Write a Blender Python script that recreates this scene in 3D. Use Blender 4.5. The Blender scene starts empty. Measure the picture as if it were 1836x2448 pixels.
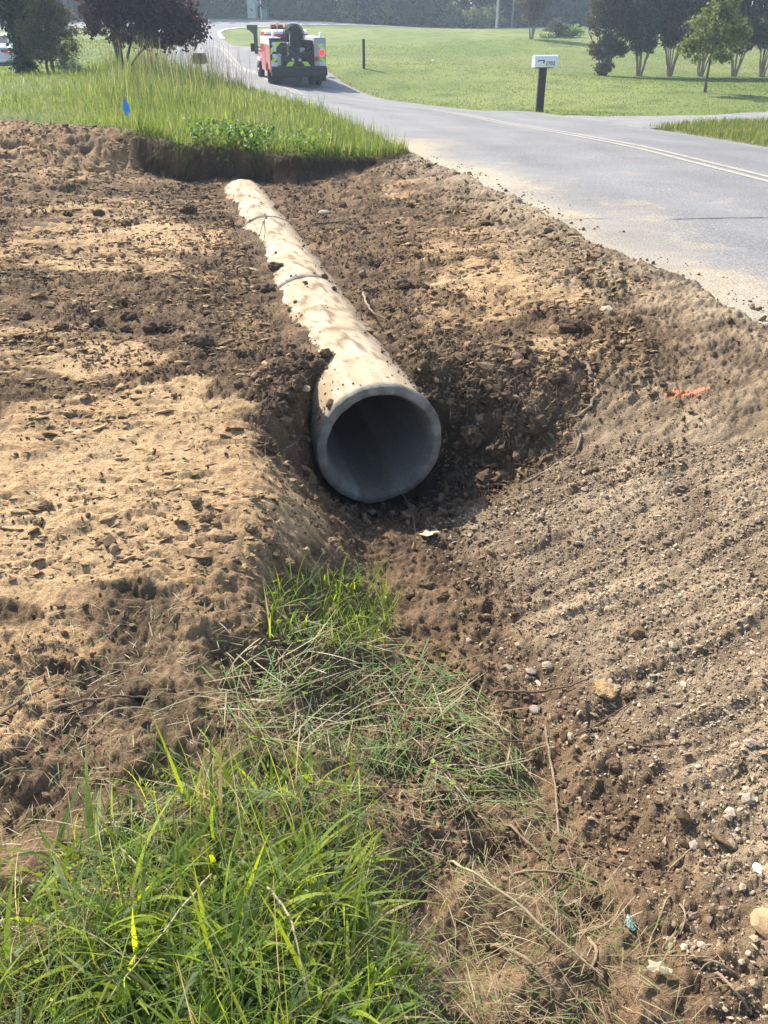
import bpy, bmesh, math, random
import numpy as np
from mathutils import Vector, Matrix

# ------------------------------------------------------------------ camera, sky, sun, exposure
SC = bpy.context.scene
COL = SC.collection
CAMZ, PITCH, FPX = 1.7, math.radians(30.8), 2000.0
cam_d = bpy.data.cameras.new('camera'); cam = bpy.data.objects.new('camera', cam_d); COL.objects.link(cam)
cam.location = (0, 0, CAMZ); cam.rotation_euler = (math.pi/2-PITCH, 0, 0)
cam_d.sensor_fit = 'VERTICAL'; cam_d.sensor_height = 24.0; cam_d.lens = 24.0*FPX/2448.0
cam_d.clip_start = 0.05; cam_d.clip_end = 2000
SC.camera = cam
SUN_AZ = math.radians(-37)      # measured from +Y towards +X: the sun stands ahead and to the left
SUN_EL = math.radians(38)
W = bpy.data.worlds.new('World'); SC.world = W; W.use_nodes = True
nt = W.node_tree; nt.nodes.clear()
wo = nt.nodes.new('ShaderNodeOutputWorld'); wb = nt.nodes.new('ShaderNodeBackground'); sk = nt.nodes.new('ShaderNodeTexSky')
sk.sky_type = 'NISHITA'; sk.sun_disc = False; sk.sun_elevation = SUN_EL; sk.sun_rotation = SUN_AZ
sk.air_density = 1.0; sk.dust_density = 1.5; sk.ozone_density = 1.0
nt.links.new(sk.outputs[0], wb.inputs[0]); nt.links.new(wb.outputs[0], wo.inputs[0]); wb.inputs[1].default_value = 0.125
sd = bpy.data.lights.new('sun', 'SUN'); sun = bpy.data.objects.new('sun', sd); COL.objects.link(sun)
sd.energy = 4.2; sd.angle = math.radians(0.55); sd.color = (1.0, 0.93, 0.82)
sdir = Vector((math.sin(SUN_AZ)*math.cos(SUN_EL), math.cos(SUN_AZ)*math.cos(SUN_EL), math.sin(SUN_EL)))
sun.rotation_euler = sdir.to_track_quat('Z', 'Y').to_euler(); sun.location = (-30, 25, 40)
SC.view_settings.view_transform = 'Standard'; SC.view_settings.look = 'None'
SC.view_settings.exposure = 1.2; SC.view_settings.gamma = 1.0
SC.render.engine = 'CYCLES'
SC.cycles.max_bounces = 6; SC.cycles.diffuse_bounces = 3; SC.cycles.glossy_bounces = 2
SC.cycles.transmission_bounces = 4; SC.cycles.volume_bounces = 0; SC.cycles.transparent_max_bounces = 6
SC.cycles.use_denoising = True
rng = np.random.default_rng(7)
random.seed(7)

# ------------------------------------------------------------------ pixel <-> place helpers (used once, to read real positions off the photograph)
cT, sT = math.cos(PITCH), math.sin(PITCH)
def ray(px, py):
    u = (np.asarray(px, float)-918)/FPX; v = (1224-np.asarray(py, float))/FPX
    return u, cT+v*sT, -sT+v*cT
def at_z(px, py, z):
    dx, dy, dz = ray(px, py); k = (z-CAMZ)/dz
    return dx*k, dy*k
def at_y(px, py, y):
    dx, dy, dz = ray(px, py); k = y/dy
    return float(dx*k), float(y), float(CAMZ+dz*k)

# ------------------------------------------------------------------ noise
def _h(ix, iy, s):
    n = (ix.astype(np.int64)*374761393 + iy.astype(np.int64)*668265263 + s*1274126177) & 0xffffffff
    n = ((n ^ (n >> 13))*1274126177) & 0xffffffff
    return ((n ^ (n >> 16)) & 0xffffff)/float(0x1000000)
def noise(x, y, s=0):
    x = np.asarray(x, float); y = np.asarray(y, float)
    xi = np.floor(x); yi = np.floor(y); fx = x-xi; fy = y-yi
    ux = fx*fx*fx*(fx*(fx*6-15)+10); uy = fy*fy*fy*(fy*(fy*6-15)+10)
    def g(ix, iy, dx, dy):
        a = _h(ix, iy, s)*6.2831853
        return np.cos(a)*dx+np.sin(a)*dy
    a = g(xi, yi, fx, fy); b = g(xi+1, yi, fx-1, fy); c = g(xi, yi+1, fx, fy-1); d = g(xi+1, yi+1, fx-1, fy-1)
    return 1.5*((a*(1-ux)+b*ux)*(1-uy)+(c*(1-ux)+d*ux)*uy)
def fbm(x, y, s=0, o=4, g=.5):
    r = 0; a = 1; t = 0
    for k in range(o):
        r = r+a*noise(x*2**k+k*13.7, y*2**k-k*7.3, s+k); t += a; a *= g
    return r/t*1.4
def worley(x, y, s=0):
    xi = np.floor(x); yi = np.floor(y); best = np.full(np.shape(x), 9.0)
    for i in (-1, 0, 1):
        for j in (-1, 0, 1):
            cx = xi+i; cy = yi+j
            px = cx+_h(cx, cy, s); py = cy+_h(cx, cy, s+71)
            best = np.minimum(best, (px-x)**2+(py-y)**2)
    return np.sqrt(best)
def sst(a, b, x):
    t = np.clip((x-a)/(b-a), 0, 1); return t*t*(3-2*t)
def lerp(a, b, t): return a+(b-a)*t

# ------------------------------------------------------------------ the lie of the land
# road centre line, metres
RC = [(14.3,-26),(10.1,-10),(7.45,0),(6.1,5),(4.62,10.7),(3.9,13.5),(3.22,16),(2.47,18.8),(.98,23.5),(-.95,29),(-3.05,35),(-4.9,42),(-8.1,53),(-11,63),(-14,73),(-17.3,84),(-20.5,95)]
RCa = np.array(RC, float)
def smooth_path(P, n=400):
    P = np.asarray(P, float); d = np.r_[0, np.cumsum(np.hypot(*np.diff(P, axis=0).T))]
    t = np.linspace(0, d[-1], n)
    X = np.stack([np.interp(t, d, P[:, k]) for k in range(P.shape[1])], 1)
    for _ in range(60):
        X[1:-1] = .5*X[1:-1]+.25*(X[:-2]+X[2:])
    return X
RP = smooth_path(RC, 500)
def road_off(x, y):          # signed distance to the right of the road centre
    xc = np.interp(y, RP[:, 1], RP[:, 0]); sl = np.interp(y, RP[:, 1], np.gradient(RP[:, 0], RP[:, 1]))
    return (x-xc)/np.sqrt(1+sl**2)
HW = 2.85          # half width on the lawn side
HL = 3.55          # half width on the ditch side, where dirt laps over the tar
ctl = []
for px, py, y in [(1836,425,10.7),(1498,350,13.5),(1340,317,16),(1207,297,18.8),(1010,262,23.5),(726,231,35),(656,200,42),(575,162,53),(480,116,73)]:
    ctl.append(at_y(px, py, y))
def C(px, py, y): ctl.append(at_y(px, py, y))
ctl += [(7.45,0,0),(4.5,0,0),(10.5,0,0),(6,5.5,0),(9,5.5,0),(10,10,-.15),(8,12,-.18),(2.0,11,0),(1.0,14,0),(10.5,-12,0),(12,15,-.15),(20,10,-.2),(20,0,-.1),(30,20,-.6)]
C(1836,350,15.4); C(1500,305,19.4); C(1290,266,25); C(1100,268,26.5); C(800,200,42); C(610,118,60); C(525,76,90)
C(870,163,45); C(1445,182,52); C(1600,183,52); C(1820,184,52); C(1685,222,34); C(1836,238,32); C(1836,290,25); C(1270,94,75)
C(1000,67,103); C(1300,70,103); C(800,60,101); C(600,66,96); C(540,43,106); C(800,52,112); C(1000,65,118); C(1400,75,100); C(1800,122,70); C(1200,145,58); C(1000,110,72)
ctl += [(-6.2,14.7,.12),(-3.5,12.4,.28),(-2.6,12.0,.26),(-1.5,12.2,.1),(-.5,12.4,0.02),(.2,13,0),(-5,20,.22),(-3,18,.1),(-10,18,.2)]
C(125,186,30); C(62,181,31); C(290,172,29); C(20,174,41); C(150,100,62); C(0,82,85); C(400,160,38)
ctl += [(-30,30,0),(-40,60,-.2),(-60,100,.8),(60,60,-.6),(70,110,.5),(0,140,2.0),(-60,140,2.5),(60,140,1.2),(-20,5,-.1),(-20,-12,-.1),(-8,0,-.12),(-8,8,-.05),(0,-14,-.1),(-30,115,1.8)]
CT = np.array(ctl, float)
def _tps(cp, vals, lam):
    n = len(cp); r2 = ((cp[:, None]-cp[None])**2).sum(-1)
    K = .5*r2*np.log(r2+1e-9)+lam*np.eye(n); P = np.c_[np.ones(n), cp]
    A = np.zeros((n+3, n+3)); A[:n, :n] = K; A[:n, n:] = P; A[n:, :n] = P.T
    return np.linalg.solve(A, np.r_[vals, 0, 0, 0])
TW = _tps(CT[:, :2]/10, CT[:, 2], .02)
def base(x, y):
    x = np.asarray(x, float); y = np.asarray(y, float); sh = np.broadcast(x, y).shape
    X = np.broadcast_to(x, sh).ravel()/10; Y = np.broadcast_to(y, sh).ravel()/10
    out = np.empty(X.shape); cp = CT[:, :2]/10
    for i in range(0, len(X), 60000):
        a = X[i:i+60000]; b = Y[i:i+60000]
        r2 = (a[:, None]-cp[:, 0])**2+(b[:, None]-cp[:, 1])**2
        out[i:i+60000] = (.5*r2*np.log(r2+1e-9))@TW[:len(cp)]+TW[-3]+TW[-2]*a+TW[-1]*b
    return out.reshape(sh)
# pipe axis
PD, PL, PWALL = .381, 2.36, .076
PA = np.array([-0.02, 4.40]); _b = np.array([-1.80, 11.2])-PA
AX = _b/np.linalg.norm(_b); NX = np.array([AX[1], -AX[0]])
PZ = -.48
def st(x, y):
    dx = x-PA[0]; dy = y-PA[1]
    return dx*AX[0]+dy*AX[1], dx*NX[0]+dy*NX[1]
BKX = [-12,-6.2,-4.5,-3.3,-2.7,-1.6,-1.16,-.48,.1,.6]; BKY = [17,14.6,13.2,12.1,11.62,11.62,11.45,11.8,12.1,12.6]
def bank_y(x): return np.interp(x, BKX, BKY)
def macro(x, y):
    """the large shapes of the ground, without clods; also returns masks"""
    s, t = st(x, y); B = base(x, y); ro = road_off(x, y)
    # plateau beside the pipe
    N = -.14+.05*sst(-1.2, -3.2, t)+.03*noise(x*.5, y*.5, 5)
    N = np.where(t > 0, lerp(-.17, -.03, sst(.5, 2.3, t)), N)
    N = N-.05*np.exp(-((t+.62)/.22)**2)*sst(.2, 1.5, s)
    # open ditch this side of the pipe
    zb = -.70+.16*sst(-1.0, -3.4, s)
    right = zb+.40*np.clip((t-.16)/2.05, 0, 1.2)+.27*sst(.15, 2.2, t)
    lt = np.clip((-t-.22)/lerp(.62, 1.05, sst(-.8, -2.2, s)), 0, 1)
    ltop = lerp(-.14, -.26, sst(-.9, -2.4, s))
    left = lerp(zb, ltop, lt*lt*(3-2*lt))
    D = np.where(t > 0.0, right, left)
    D = np.where(np.abs(t) < .25, np.minimum(D, zb+.02), D)
    D = np.minimum(D, N+.10)
    # scour pit under the mouth
    ps = s+.02+.42*np.clip(t-.2, 0, 2)*.55; pt = t-.20
    pit = np.exp(-((ps/.40)**2+(pt/np.where(pt > 0, .70, .62))**2)**1.4)
    D = D-.24*pit
    wob = .10*noise(x*2.3, y*2.3, 9)+.05*noise(x*6, y*6, 10)
    s0 = np.interp(t, [-2.5,-1.2,-.75,-.42,-.30,0,.3,.42,.8,1.2,1.8,2.4], [-1.2,-.75,-.45,.02,.22,.32,.22,.02,-.30,-.62,-1.1,-1.8])+wob
    w = sst(s0-.06, s0+np.interp(t, [-1.2,-.5,.5,1.2,2.2], [.55,.26,.55,1.15,1.5]), s)
    z = lerp(D, N, w)
    # cut bank at the end of the trench
    by = bank_y(x)+.20*noise(x*1.5, 3.3, 21)+.09*noise(x*5, 1.3, 22)+.04*noise(x*13, 2.1, 23)
    wid = np.interp(x, [-12,-6,-4,-3.2,-2.7,-1.5,-1,-.3,.4], [3.4,2.6,1.2,.22,.10,.10,.15,.2,.6])
    wb_ = sst(by-wid, by+.10, y)
    z = lerp(z, B, wb_)
    # the road side
    edge = -HL-.02+.14*noise(y*.9, 4.1, 31)+.07*noise(y*3.1, 2.2, 32)
    near_e = sst(edge-.55, edge-.02, ro)
    zr = B+.016
    z = np.where(y < 13, lerp(z, zr, near_e), lerp(z, B+.01, sst(edge-.8, edge, ro)))
    inr = sst(edge-.03, edge+.10, ro)*(1-sst(HW-.05, HW+.12, ro))
    inr = np.where(y > 93, 0, inr)
    z = z-inr*np.where(y > 16, .16, .07)
    return z, s, t, ro, B, w, wb_, inr, edge
def gz(x, y):
    return macro(np.asarray(x, float), np.asarray(y, float))[0]
def on_ground(px, py, it=14):
    """where the line of sight through a point of the photograph meets the land"""
    px = np.atleast_1d(np.asarray(px, float)); py = np.atleast_1d(np.asarray(py, float))
    dx, dy, dz = ray(px, py)
    ks = np.geomspace(1.2, 170, 170); k0 = np.full(px.shape, ks[0]); k1 = np.full(px.shape, ks[-1]); done = np.zeros(px.shape, bool)
    for a, b in zip(ks[:-1], ks[1:]):
        below = (CAMZ+dz*b) < gz(dx*b, dy*b)
        new = below & ~done
        k0[new] = a; k1[new] = b; done |= below
        if done.all(): break
    for _ in range(it):
        m = .5*(k0+k1); bl = (CAMZ+dz*m) < gz(dx*m, dy*m)
        k1 = np.where(bl, m, k1); k0 = np.where(bl, k0, m)
    x = dx*k1; y = dy*k1
    return x, y, gz(x, y)
def patch(x, y, lst):
    """soft union of ground patches; each is read off the photograph as centre and half-extents"""
    r = np.zeros(np.shape(x))
    wx = x+.25*fbm(x*1.3, y*1.3, 41, 3)+.06*noise(x*7, y*7, 44); wy = y+.35*fbm(x*1.1+9, y*1.1, 42, 3)+.08*noise(x*7, y*7, 45)
    for px, py, rx, ry, wgt in lst:
        cx, cy = at_z(px, py, -.14); x1, _ = at_z(px+rx, py, -.14); _, y1 = at_z(px, py-ry, -.14); _, y0 = at_z(px, py+ry, -.14)
        ry_ = np.where(wy > cy, y1-cy, cy-y0); d = np.sqrt(((wx-cx)/(x1-cx))**2+((wy-cy)/ry_)**2)
        r = np.maximum(r, wgt*(1-sst(.65, 1.2, d)))
    return r
# ------------------------------------------------------------------ object helpers
def tag(o, label=None, cat=None, group=None, kind=None):
    if label: o['label'] = label
    if cat: o['category'] = cat
    if group: o['group'] = group
    if kind: o['kind'] = kind
    return o
def link(name, me, mat, parent=None):
    o = bpy.data.objects.new(name, me); COL.objects.link(o)
    if mat is not None and not me.materials: me.materials.append(mat)
    if parent is not None: o.parent = parent
    return o
def empty(name, loc, rz=0):
    o = bpy.data.objects.new(name, None); COL.objects.link(o); o.location = loc; o.rotation_euler = (0, 0, rz); o.empty_display_size = .2
    return o
def np_mesh(name, V, F, smooth=False, col=None):
    """V (n,3), F (m,k) all faces with k corners; col (n,3) point colours"""
    V = np.ascontiguousarray(V, np.float32); F = np.ascontiguousarray(F, np.int32); m, k = F.shape
    me = bpy.data.meshes.new(name)
    me.vertices.add(len(V)); me.vertices.foreach_set('co', V.ravel())
    me.loops.add(m*k); me.loops.foreach_set('vertex_index', F.ravel())
    me.polygons.add(m); me.polygons.foreach_set('loop_start', np.arange(0, m*k, k, dtype=np.int32))
    me.polygons.foreach_set('use_smooth', np.full(m, smooth))
    me.update(calc_edges=True)
    if col is not None:
        a = me.attributes.new('col', 'FLOAT_COLOR', 'POINT')
        a.data.foreach_set('color', np.c_[col, np.ones(len(col))].astype(np.float32).ravel())
    return me
class MB:
    """collects simple shapes and links them as one mesh object"""
    def __init__(s): s.bm = bmesh.new()
    def box(s, c, d, rot=None, bev=0.0):
        r = bmesh.ops.create_cube(s.bm, size=1.0); vs = r['verts']
        M = Matrix.Diagonal((d[0], d[1], d[2], 1))
        if rot is not None: M = rot.to_4x4() @ M
        M = Matrix.Translation(c) @ M
        bmesh.ops.transform(s.bm, matrix=M, verts=vs)
        if bev:
            es = list({e for v in vs for e in v.link_edges})
            bmesh.ops.bevel(s.bm, geom=es, offset=bev, segments=2, affect='EDGES', profile=.6)
        return s
    def cyl(s, a, b, r0, r1=None, n=16, cap=True):
        a = Vector(a); b = Vector(b); r1 = r0 if r1 is None else r1; d = b-a
        q = d.to_track_quat('Z', 'Y').to_matrix().to_4x4()
        r = bmesh.ops.create_cone(s.bm, cap_ends=cap, cap_tris=False, segments=n, radius1=r0, radius2=r1, depth=d.length)
        bmesh.ops.transform(s.bm, matrix=Matrix.Translation((a+b)/2) @ q, verts=r['verts'])
        return s
    def ring(s, c, axis, R, r, n=24, m=8):
        ax = Vector(axis).normalized(); q = ax.to_track_quat('Z', 'Y'); vs = []
        for i in range(n):
            a = 2*math.pi*i/n; row = []
            for j in range(m):
                b = 2*math.pi*j/m; p = Vector(((R+r*math.cos(b))*math.cos(a), (R+r*math.cos(b))*math.sin(a), r*math.sin(b)))
                row.append(s.bm.verts.new(Vector(c)+q @ p))
            vs.append(row)
        for i in range(n):
            for j in range(m):
                s.bm.faces.new((vs[i][j], vs[(i+1) % n][j], vs[(i+1) % n][(j+1) % m], vs[i][(j+1) % m]))
        return s
    def tube(s, pts, rad, n=6):
        pts = [Vector(p) for p in pts]; k = len(pts); rad = [rad]*k if not hasattr(rad, '__len__') else rad; rows = []
        up = Vector((.31, .17, .93))
        for i, p in enumerate(pts):
            d = (pts[min(i+1, k-1)]-pts[max(i-1, 0)]).normalized()
            u = d.cross(up); u = u.normalized() if u.length > 1e-4 else Vector((1, 0, 0)); v = d.cross(u)
            rows.append([s.bm.verts.new(p+(u*math.cos(2*math.pi*j/n)+v*math.sin(2*math.pi*j/n))*rad[i]) for j in range(n)])
        for i in range(k-1):
            for j in range(n):
                s.bm.faces.new((rows[i][j], rows[i][(j+1) % n], rows[i+1][(j+1) % n], rows[i+1][j]))
        s.bm.faces.new(rows[0][::-1]); s.bm.faces.new(rows[-1])
        return s
    def prism(s, poly, y0, y1, plane='xz', bev=0):
        """polygon in the xz (or yz, xy) plane, run from y0 to y1 along the other axis"""
        def P(a, b, c): return {'xz': (a, c, b), 'yz': (c, a, b), 'xy': (a, b, c)}[plane]
        A = [s.bm.verts.new(P(a, b, y0)) for a, b in poly]; Bv = [s.bm.verts.new(P(a, b, y1)) for a, b in poly]
        n = len(poly); fs = [s.bm.faces.new(A[::-1]), s.bm.faces.new(Bv)]
        for i in range(n): fs.append(s.bm.faces.new((A[i], A[(i+1) % n], Bv[(i+1) % n], Bv[i])))
        if bev:
            es = list({e for f in fs for e in f.edges})
            bmesh.ops.bevel(s.bm, geom=es, offset=bev, segments=2, affect='EDGES', profile=.6)
        return s
    def quad(s, pts):
        s.bm.faces.new([s.bm.verts.new(p) for p in pts]); return s
    def build(s, name, mat, parent=None, smooth=False):
        bmesh.ops.recalc_face_normals(s.bm, faces=s.bm.faces)
        me = bpy.data.meshes.new(name); s.bm.to_mesh(me); s.bm.free()
        if smooth:
            me.polygons.foreach_set('use_smooth', [True]*len(me.polygons))
            try: me.set_sharp_from_angle(angle=math.radians(40))
            except Exception: pass
        return link(name, me, mat, parent)

# ------------------------------------------------------------------ materials
def nodes(name):
    m = bpy.data.materials.new(name); m.use_nodes = True; t = m.node_tree; t.nodes.clear()
    out = t.nodes.new('ShaderNodeOutputMaterial'); p = t.nodes.new('ShaderNodeBsdfPrincipled'); t.links.new(p.outputs[0], out.inputs[0])
    return m, t, p, out
def ramp(t, fac, stops):
    r = t.nodes.new('ShaderNodeValToRGB'); el = r.color_ramp.elements
    while len(el) < len(stops): el.new(.5)
    for e, (pos, c) in zip(el, stops): e.position = pos; e.color = (*c, 1) if len(c) == 3 else c
    t.links.new(fac, r.inputs[0]); return r.outputs[0]
def tex_noise(t, scale, detail=4, rough=.6, coord='Object', vec=None):
    n = t.nodes.new('ShaderNodeTexNoise'); n.inputs['Scale'].default_value = scale; n.inputs['Detail'].default_value = detail; n.inputs['Roughness'].default_value = rough
    if vec is None:
        c = t.nodes.new('ShaderNodeTexCoord'); vec = c.outputs[coord]
    t.links.new(vec, n.inputs['Vector']); return n
def mixc(t, a, b, fac, mode='MIX'):
    m = t.nodes.new('ShaderNodeMix'); m.data_type = 'RGBA'; m.blend_type = mode
    for sock, v in ((m.inputs[0], fac), (m.inputs[6], a), (m.inputs[7], b)):
        if hasattr(v, 'is_output'): t.links.new(v, sock)
        elif isinstance(v, (int, float)): sock.default_value = v
        else: sock.default_value = (*v, 1)
    return m.outputs[2]
def bump(t, p, h, strength=.3, dist=.01, prev=None):
    b = t.nodes.new('ShaderNodeBump'); b.inputs['Strength'].default_value = strength; b.inputs['Distance'].default_value = dist
    t.links.new(h, b.inputs['Height'])
    if prev is not None: t.links.new(prev, b.inputs['Normal'])
    t.links.new(b.outputs[0], p.inputs['Normal']); return b.outputs[0]
def mat(name, col, rough=.6, metal=0, var=.15, scale=6, bmp=0, bscale=40, spec=.4, emit=None, coat=0, alpha=None):
    m, t, p, out = nodes(name)
    n = tex_noise(t, scale, 5)
    lo = tuple(c*(1-var) for c in col); hi = tuple(min(1, c*(1+var)) for c in col)
    t.links.new(ramp(t, n.outputs[0], [(.3, lo), (.7, hi)]), p.inputs['Base Color'])
    p.inputs['Roughness'].default_value = rough; p.inputs['Metallic'].default_value = metal; p.inputs['Specular IOR Level'].default_value = spec
    if coat: p.inputs['Coat Weight'].default_value = coat; p.inputs['Coat Roughness'].default_value = .1
    if bmp:
        n2 = tex_noise(t, bscale, 4); bump(t, p, n2.outputs[0], bmp, .01)
    if emit: p.inputs['Emission Color'].default_value = (*emit[0], 1); p.inputs['Emission Strength'].default_value = emit[1]
    return m
def leaf_mat(name, trans=.45, rough=.55, spec=.3, attr='col'):
    m, t, p, out = nodes(name)
    a = t.nodes.new('ShaderNodeAttribute'); a.attribute_name = attr
    t.links.new(a.outputs['Color'], p.inputs['Base Color']); p.inputs['Roughness'].default_value = rough; p.inputs['Specular IOR Level'].default_value = spec
    tr = t.nodes.new('ShaderNodeBsdfTranslucent'); hs = t.nodes.new('ShaderNodeHueSaturation'); hs.inputs['Saturation'].default_value = 1.15; hs.inputs['Value'].default_value = 1.5
    hs.inputs['Hue'].default_value = .485
    t.links.new(a.outputs['Color'], hs.inputs['Color']); t.links.new(hs.outputs[0], tr.inputs['Color'])
    mx = t.nodes.new('ShaderNodeMixShader'); mx.inputs[0].default_value = trans
    t.links.new(p.outputs[0], mx.inputs[1]); t.links.new(tr.outputs[0], mx.inputs[2]); t.links.new(mx.outputs[0], out.inputs[0])
    return m
def earth_mat(name, bstr=.95, s1=75, s2=260, var=.36):
    m, t, p, out = nodes(name)
    a = t.nodes.new('ShaderNodeAttribute'); a.attribute_name = 'col'
    n1 = tex_noise(t, s1, 6, .65); n2 = tex_noise(t, s2, 4, .6)
    v = ramp(t, n1.outputs[0], [(.25, (1-var*1.6,)*3), (.5, (1, 1, 1)), (.75, (1+var,)*3)])
    c = mixc(t, a.outputs['Color'], v, 1.0, 'MULTIPLY')
    v2 = ramp(t, n2.outputs[0], [(.3, (1-var,)*3), (.7, (1+var,)*3)])
    c = mixc(t, c, v2, .8, 'MULTIPLY'); t.links.new(c, p.inputs['Base Color'])
    p.inputs['Roughness'].default_value = .95; p.inputs['Specular IOR Level'].default_value = .15
    b = bump(t, p, n1.outputs[0], bstr, .018); bump(t, p, n2.outputs[0], bstr*.8, .006, b)
    return m
M_EARTH = earth_mat('earth'); M_STONE = earth_mat('stones', .3, 120, 400, .18); M_CLOD = earth_mat('clod_earth', .6, 70, 260, .3)
M_LEAF = leaf_mat('leaf', .42); M_GRASS = leaf_mat('grass', .55, .65, .22); M_STRAW = leaf_mat('straw', .2, .6, .3)

# ------------------------------------------------------------------ ground
def make_ground():
    # fan of rows: fine close by, coarse far off
    ys = [.35]
    while ys[-1] < 13.2: ys.append(ys[-1]+.0075+.0026*ys[-1])
    while ys[-1] < 175: ys.append(ys[-1]+.045+.013*(ys[-1]-12))
    back = [.35]
    while back[-1] > -24: back.append(back[-1]-.05-.12*(.35-back[-1]))
    ys = np.array(back[::-1][:-1]+ys)
    us = [0.0]
    while us[-1] < 1: us.append(us[-1]+.0031)
    while us[-1] < 4.5: us.append(us[-1]+.0031+.10*(us[-1]-1))
    us = np.array([-u for u in us[::-1][:-1]]+us)
    sc = 1.15+.47*np.clip(ys, 0, 200)
    sc = np.where(ys < .35, 1.3, sc)
    Y = np.repeat(ys[:, None], len(us), 1); X = us[None]*sc[:, None]-.02*np.clip(Y, 0, 14)
    x = X.ravel(); y = Y.ravel()
    z, s, t, ro, B, w, wb_, inr, edge = macro(x, y)
    near = (y < 16) & (np.abs(x) < 11)
    col = np.zeros((len(x), 3)); N = near
    # ---------- materials by place
    tan = np.array([.59, .405, .215]); tan2 = np.array([.46, .295, .148]); dark = np.array([.115, .076, .046]); dark2 = np.array([.24, .158, .090])
    grav = np.array([.43, .325, .208]); grav2 = np.array([.24, .176, .112]); dust = np.array([.44, .34, .22]); pit_shade = np.array([.075, .052, .036])
    xx, yy, ss, tt = x[N], y[N], s[N], t[N]; zz = z[N]; ron = ro[N]
    n_big = fbm(xx*1.1, yy*1.1, 3, 5, .55); n_mid = fbm(xx*5, yy*5, 4, 4); n_fine = fbm(xx*22, yy*22, 6, 3); n_str = fbm(xx*1.6, yy*7.5, 8, 4, .55)
    dwx = xx+.09*n_mid; dwy = yy+.09*fbm(xx*5+7, yy*5, 15, 3); wl1 = worley(dwx*5.3, dwy*6.5, 11); wl2 = worley(dwx*15, dwy*17, 12); wl3 = worley(xx*34, yy*34, 14)
    open_ditch = 1-w[N]
    # sand: read off the photograph
    sand_p = [(300,1180,420,250,1.0),(120,1350,330,120,.9),(430,1000,140,110,.8),(60,1130,200,150,1),(500,1300,160,140,.85),(60,1560,230,120,.85),(20,1680,120,70,.7),
              (330,575,270,42,.85),(300,645,280,26,.75),(60,590,110,40,.75),(230,505,200,30,.6),(120,840,210,60,.55),(560,1000,70,60,.6),(250,870,120,40,.7),
              (1200,690,190,75,.8),(1130,600,140,45,.55),(1050,760,120,45,.45),(1420,820,100,50,.5),(1290,850,130,40,.6),(980,470,90,30,.5),(150,430,160,26,.6),(560,800,60,40,.4),(620,1000,40,40,.5)]
    sand = patch(xx, yy, sand_p)
    sand = np.clip(sand+.36*n_big+.46*n_str+.22*n_mid-.02, 0, 1)
    # left bank lip stays sandy, near pit it is dark
    gravm = sst(.05, .45, tt)*open_ditch
    gravm = np.clip(gravm+.25*n_mid*sst(.0, .3, tt)*open_ditch, 0, 1)
    litter = sst(-.9, -1.9, ss+.5*sst(-.9, -1.6, tt))*sst(.45, -.05, tt)      # grassy hummock: brown humus
    c = dark[None]*np.ones((len(xx), 1)); c = lerp(c, dark2, np.clip(.5+.9*n_mid+.5*n_big, 0, 1)[:, None])
    sm = sst(.34, .62, sand); c = lerp(c, lerp(tan2, tan, np.clip(.5+.9*n_big+.6*n_fine, 0, 1)[:, None]), sm[:, None])
    c = lerp(c, lerp(dark2, tan2, .6), (.75*sst(.10, .36, sand)*(1-sm)*np.clip(.7+n_str, 0, 1))[:, None])
    gcol = lerp(grav2, grav, np.clip(.5+.8*n_mid+.7*n_big+.35*noise(ss*4.5, tt*.6, 77), 0, 1)[:, None])
    c = lerp(c, gcol, gravm[:, None])
    shoulder = sst(-HL-1.0, -HL-.35, ron+.35*n_big)*w[N]
    c = lerp(c, lerp(grav2*.85, grav*1.05, np.clip(.45+1.1*n_mid+.5*n_fine, 0, 1)[:, None]), (.75*shoulder)[:, None])
    dst = sst(-HL-.45, -HL+.05, ron+.3*n_big+.2*n_str)*(yy < 13)
    c = lerp(c, lerp(np.array([.20, .158, .115]), dust, np.clip(.5+1.0*n_big+.9*n_mid, 0, 1)[:, None]), (.85*dst)[:, None])
    c = lerp(c, lerp(dark, dark2, np.clip(.5+n_mid, 0, 1)[:, None])*1.2, (litter*np.clip(1-.75*sm*sst(-.9, -1.5, tt), 0, 1)*.9)[:, None])
    pitd = np.exp(-((ss+.02)/.45)**2-((tt-.2)/.8)**2); c = lerp(c, pit_shade, np.clip(pitd*1.2, 0, 1)[:, None])  # pit soil tinted darker, the hollow's shade put into the colour
    # fresh cut face of the bank, its shade darkened into the soil colour
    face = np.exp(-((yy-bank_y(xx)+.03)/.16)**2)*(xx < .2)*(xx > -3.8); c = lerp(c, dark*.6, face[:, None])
    # ---------- relief
    h = np.zeros(len(xx)); dk = np.clip(1-sm, 0, 1)*(1-gravm)*(1-litter*.7)
    crumb = np.abs(fbm(xx*26, yy*26, 76, 4, .6)); lump = np.clip(.55-wl1, 0, 1)**1.0; lump2 = np.clip(.6-wl2, 0, 1); lump3 = np.clip(.6-wl3, 0, 1)
    cl = np.clip(.25+1.5*fbm(xx*1.7, yy*1.7, 18, 3), 0, 1)
    h += dk*(.075*lump*cl+.042*lump2*(.4+.6*cl)+.022*lump3+.024*n_mid+.014*n_fine+.024*crumb*(.35+.65*sst(2.2, 5, yy))-.01)
    # scrape marks and torn edges in the sand: short overlapping scallops across the view
    ph = yy*5.2+1.5*fbm(xx*.9, yy*.9, 51, 3)+.7*noise(xx*2.6, yy*2.6, 52)+.25*xx
    saw = ph-np.floor(ph); ledge = np.where(saw < .06, saw/.06, (1-(saw-.06)/.94)**1.6)
    on = sst(-.12, .25, fbm(xx*1.3+4, yy*2.2, 53, 3)); h += sm*(.017*ledge*on)
    ph2 = yy*17+1.6*fbm(xx*1.5, yy*1.5, 54, 3)+.6*noise(xx*5, yy*3, 55); saw2 = ph2-np.floor(ph2)
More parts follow.
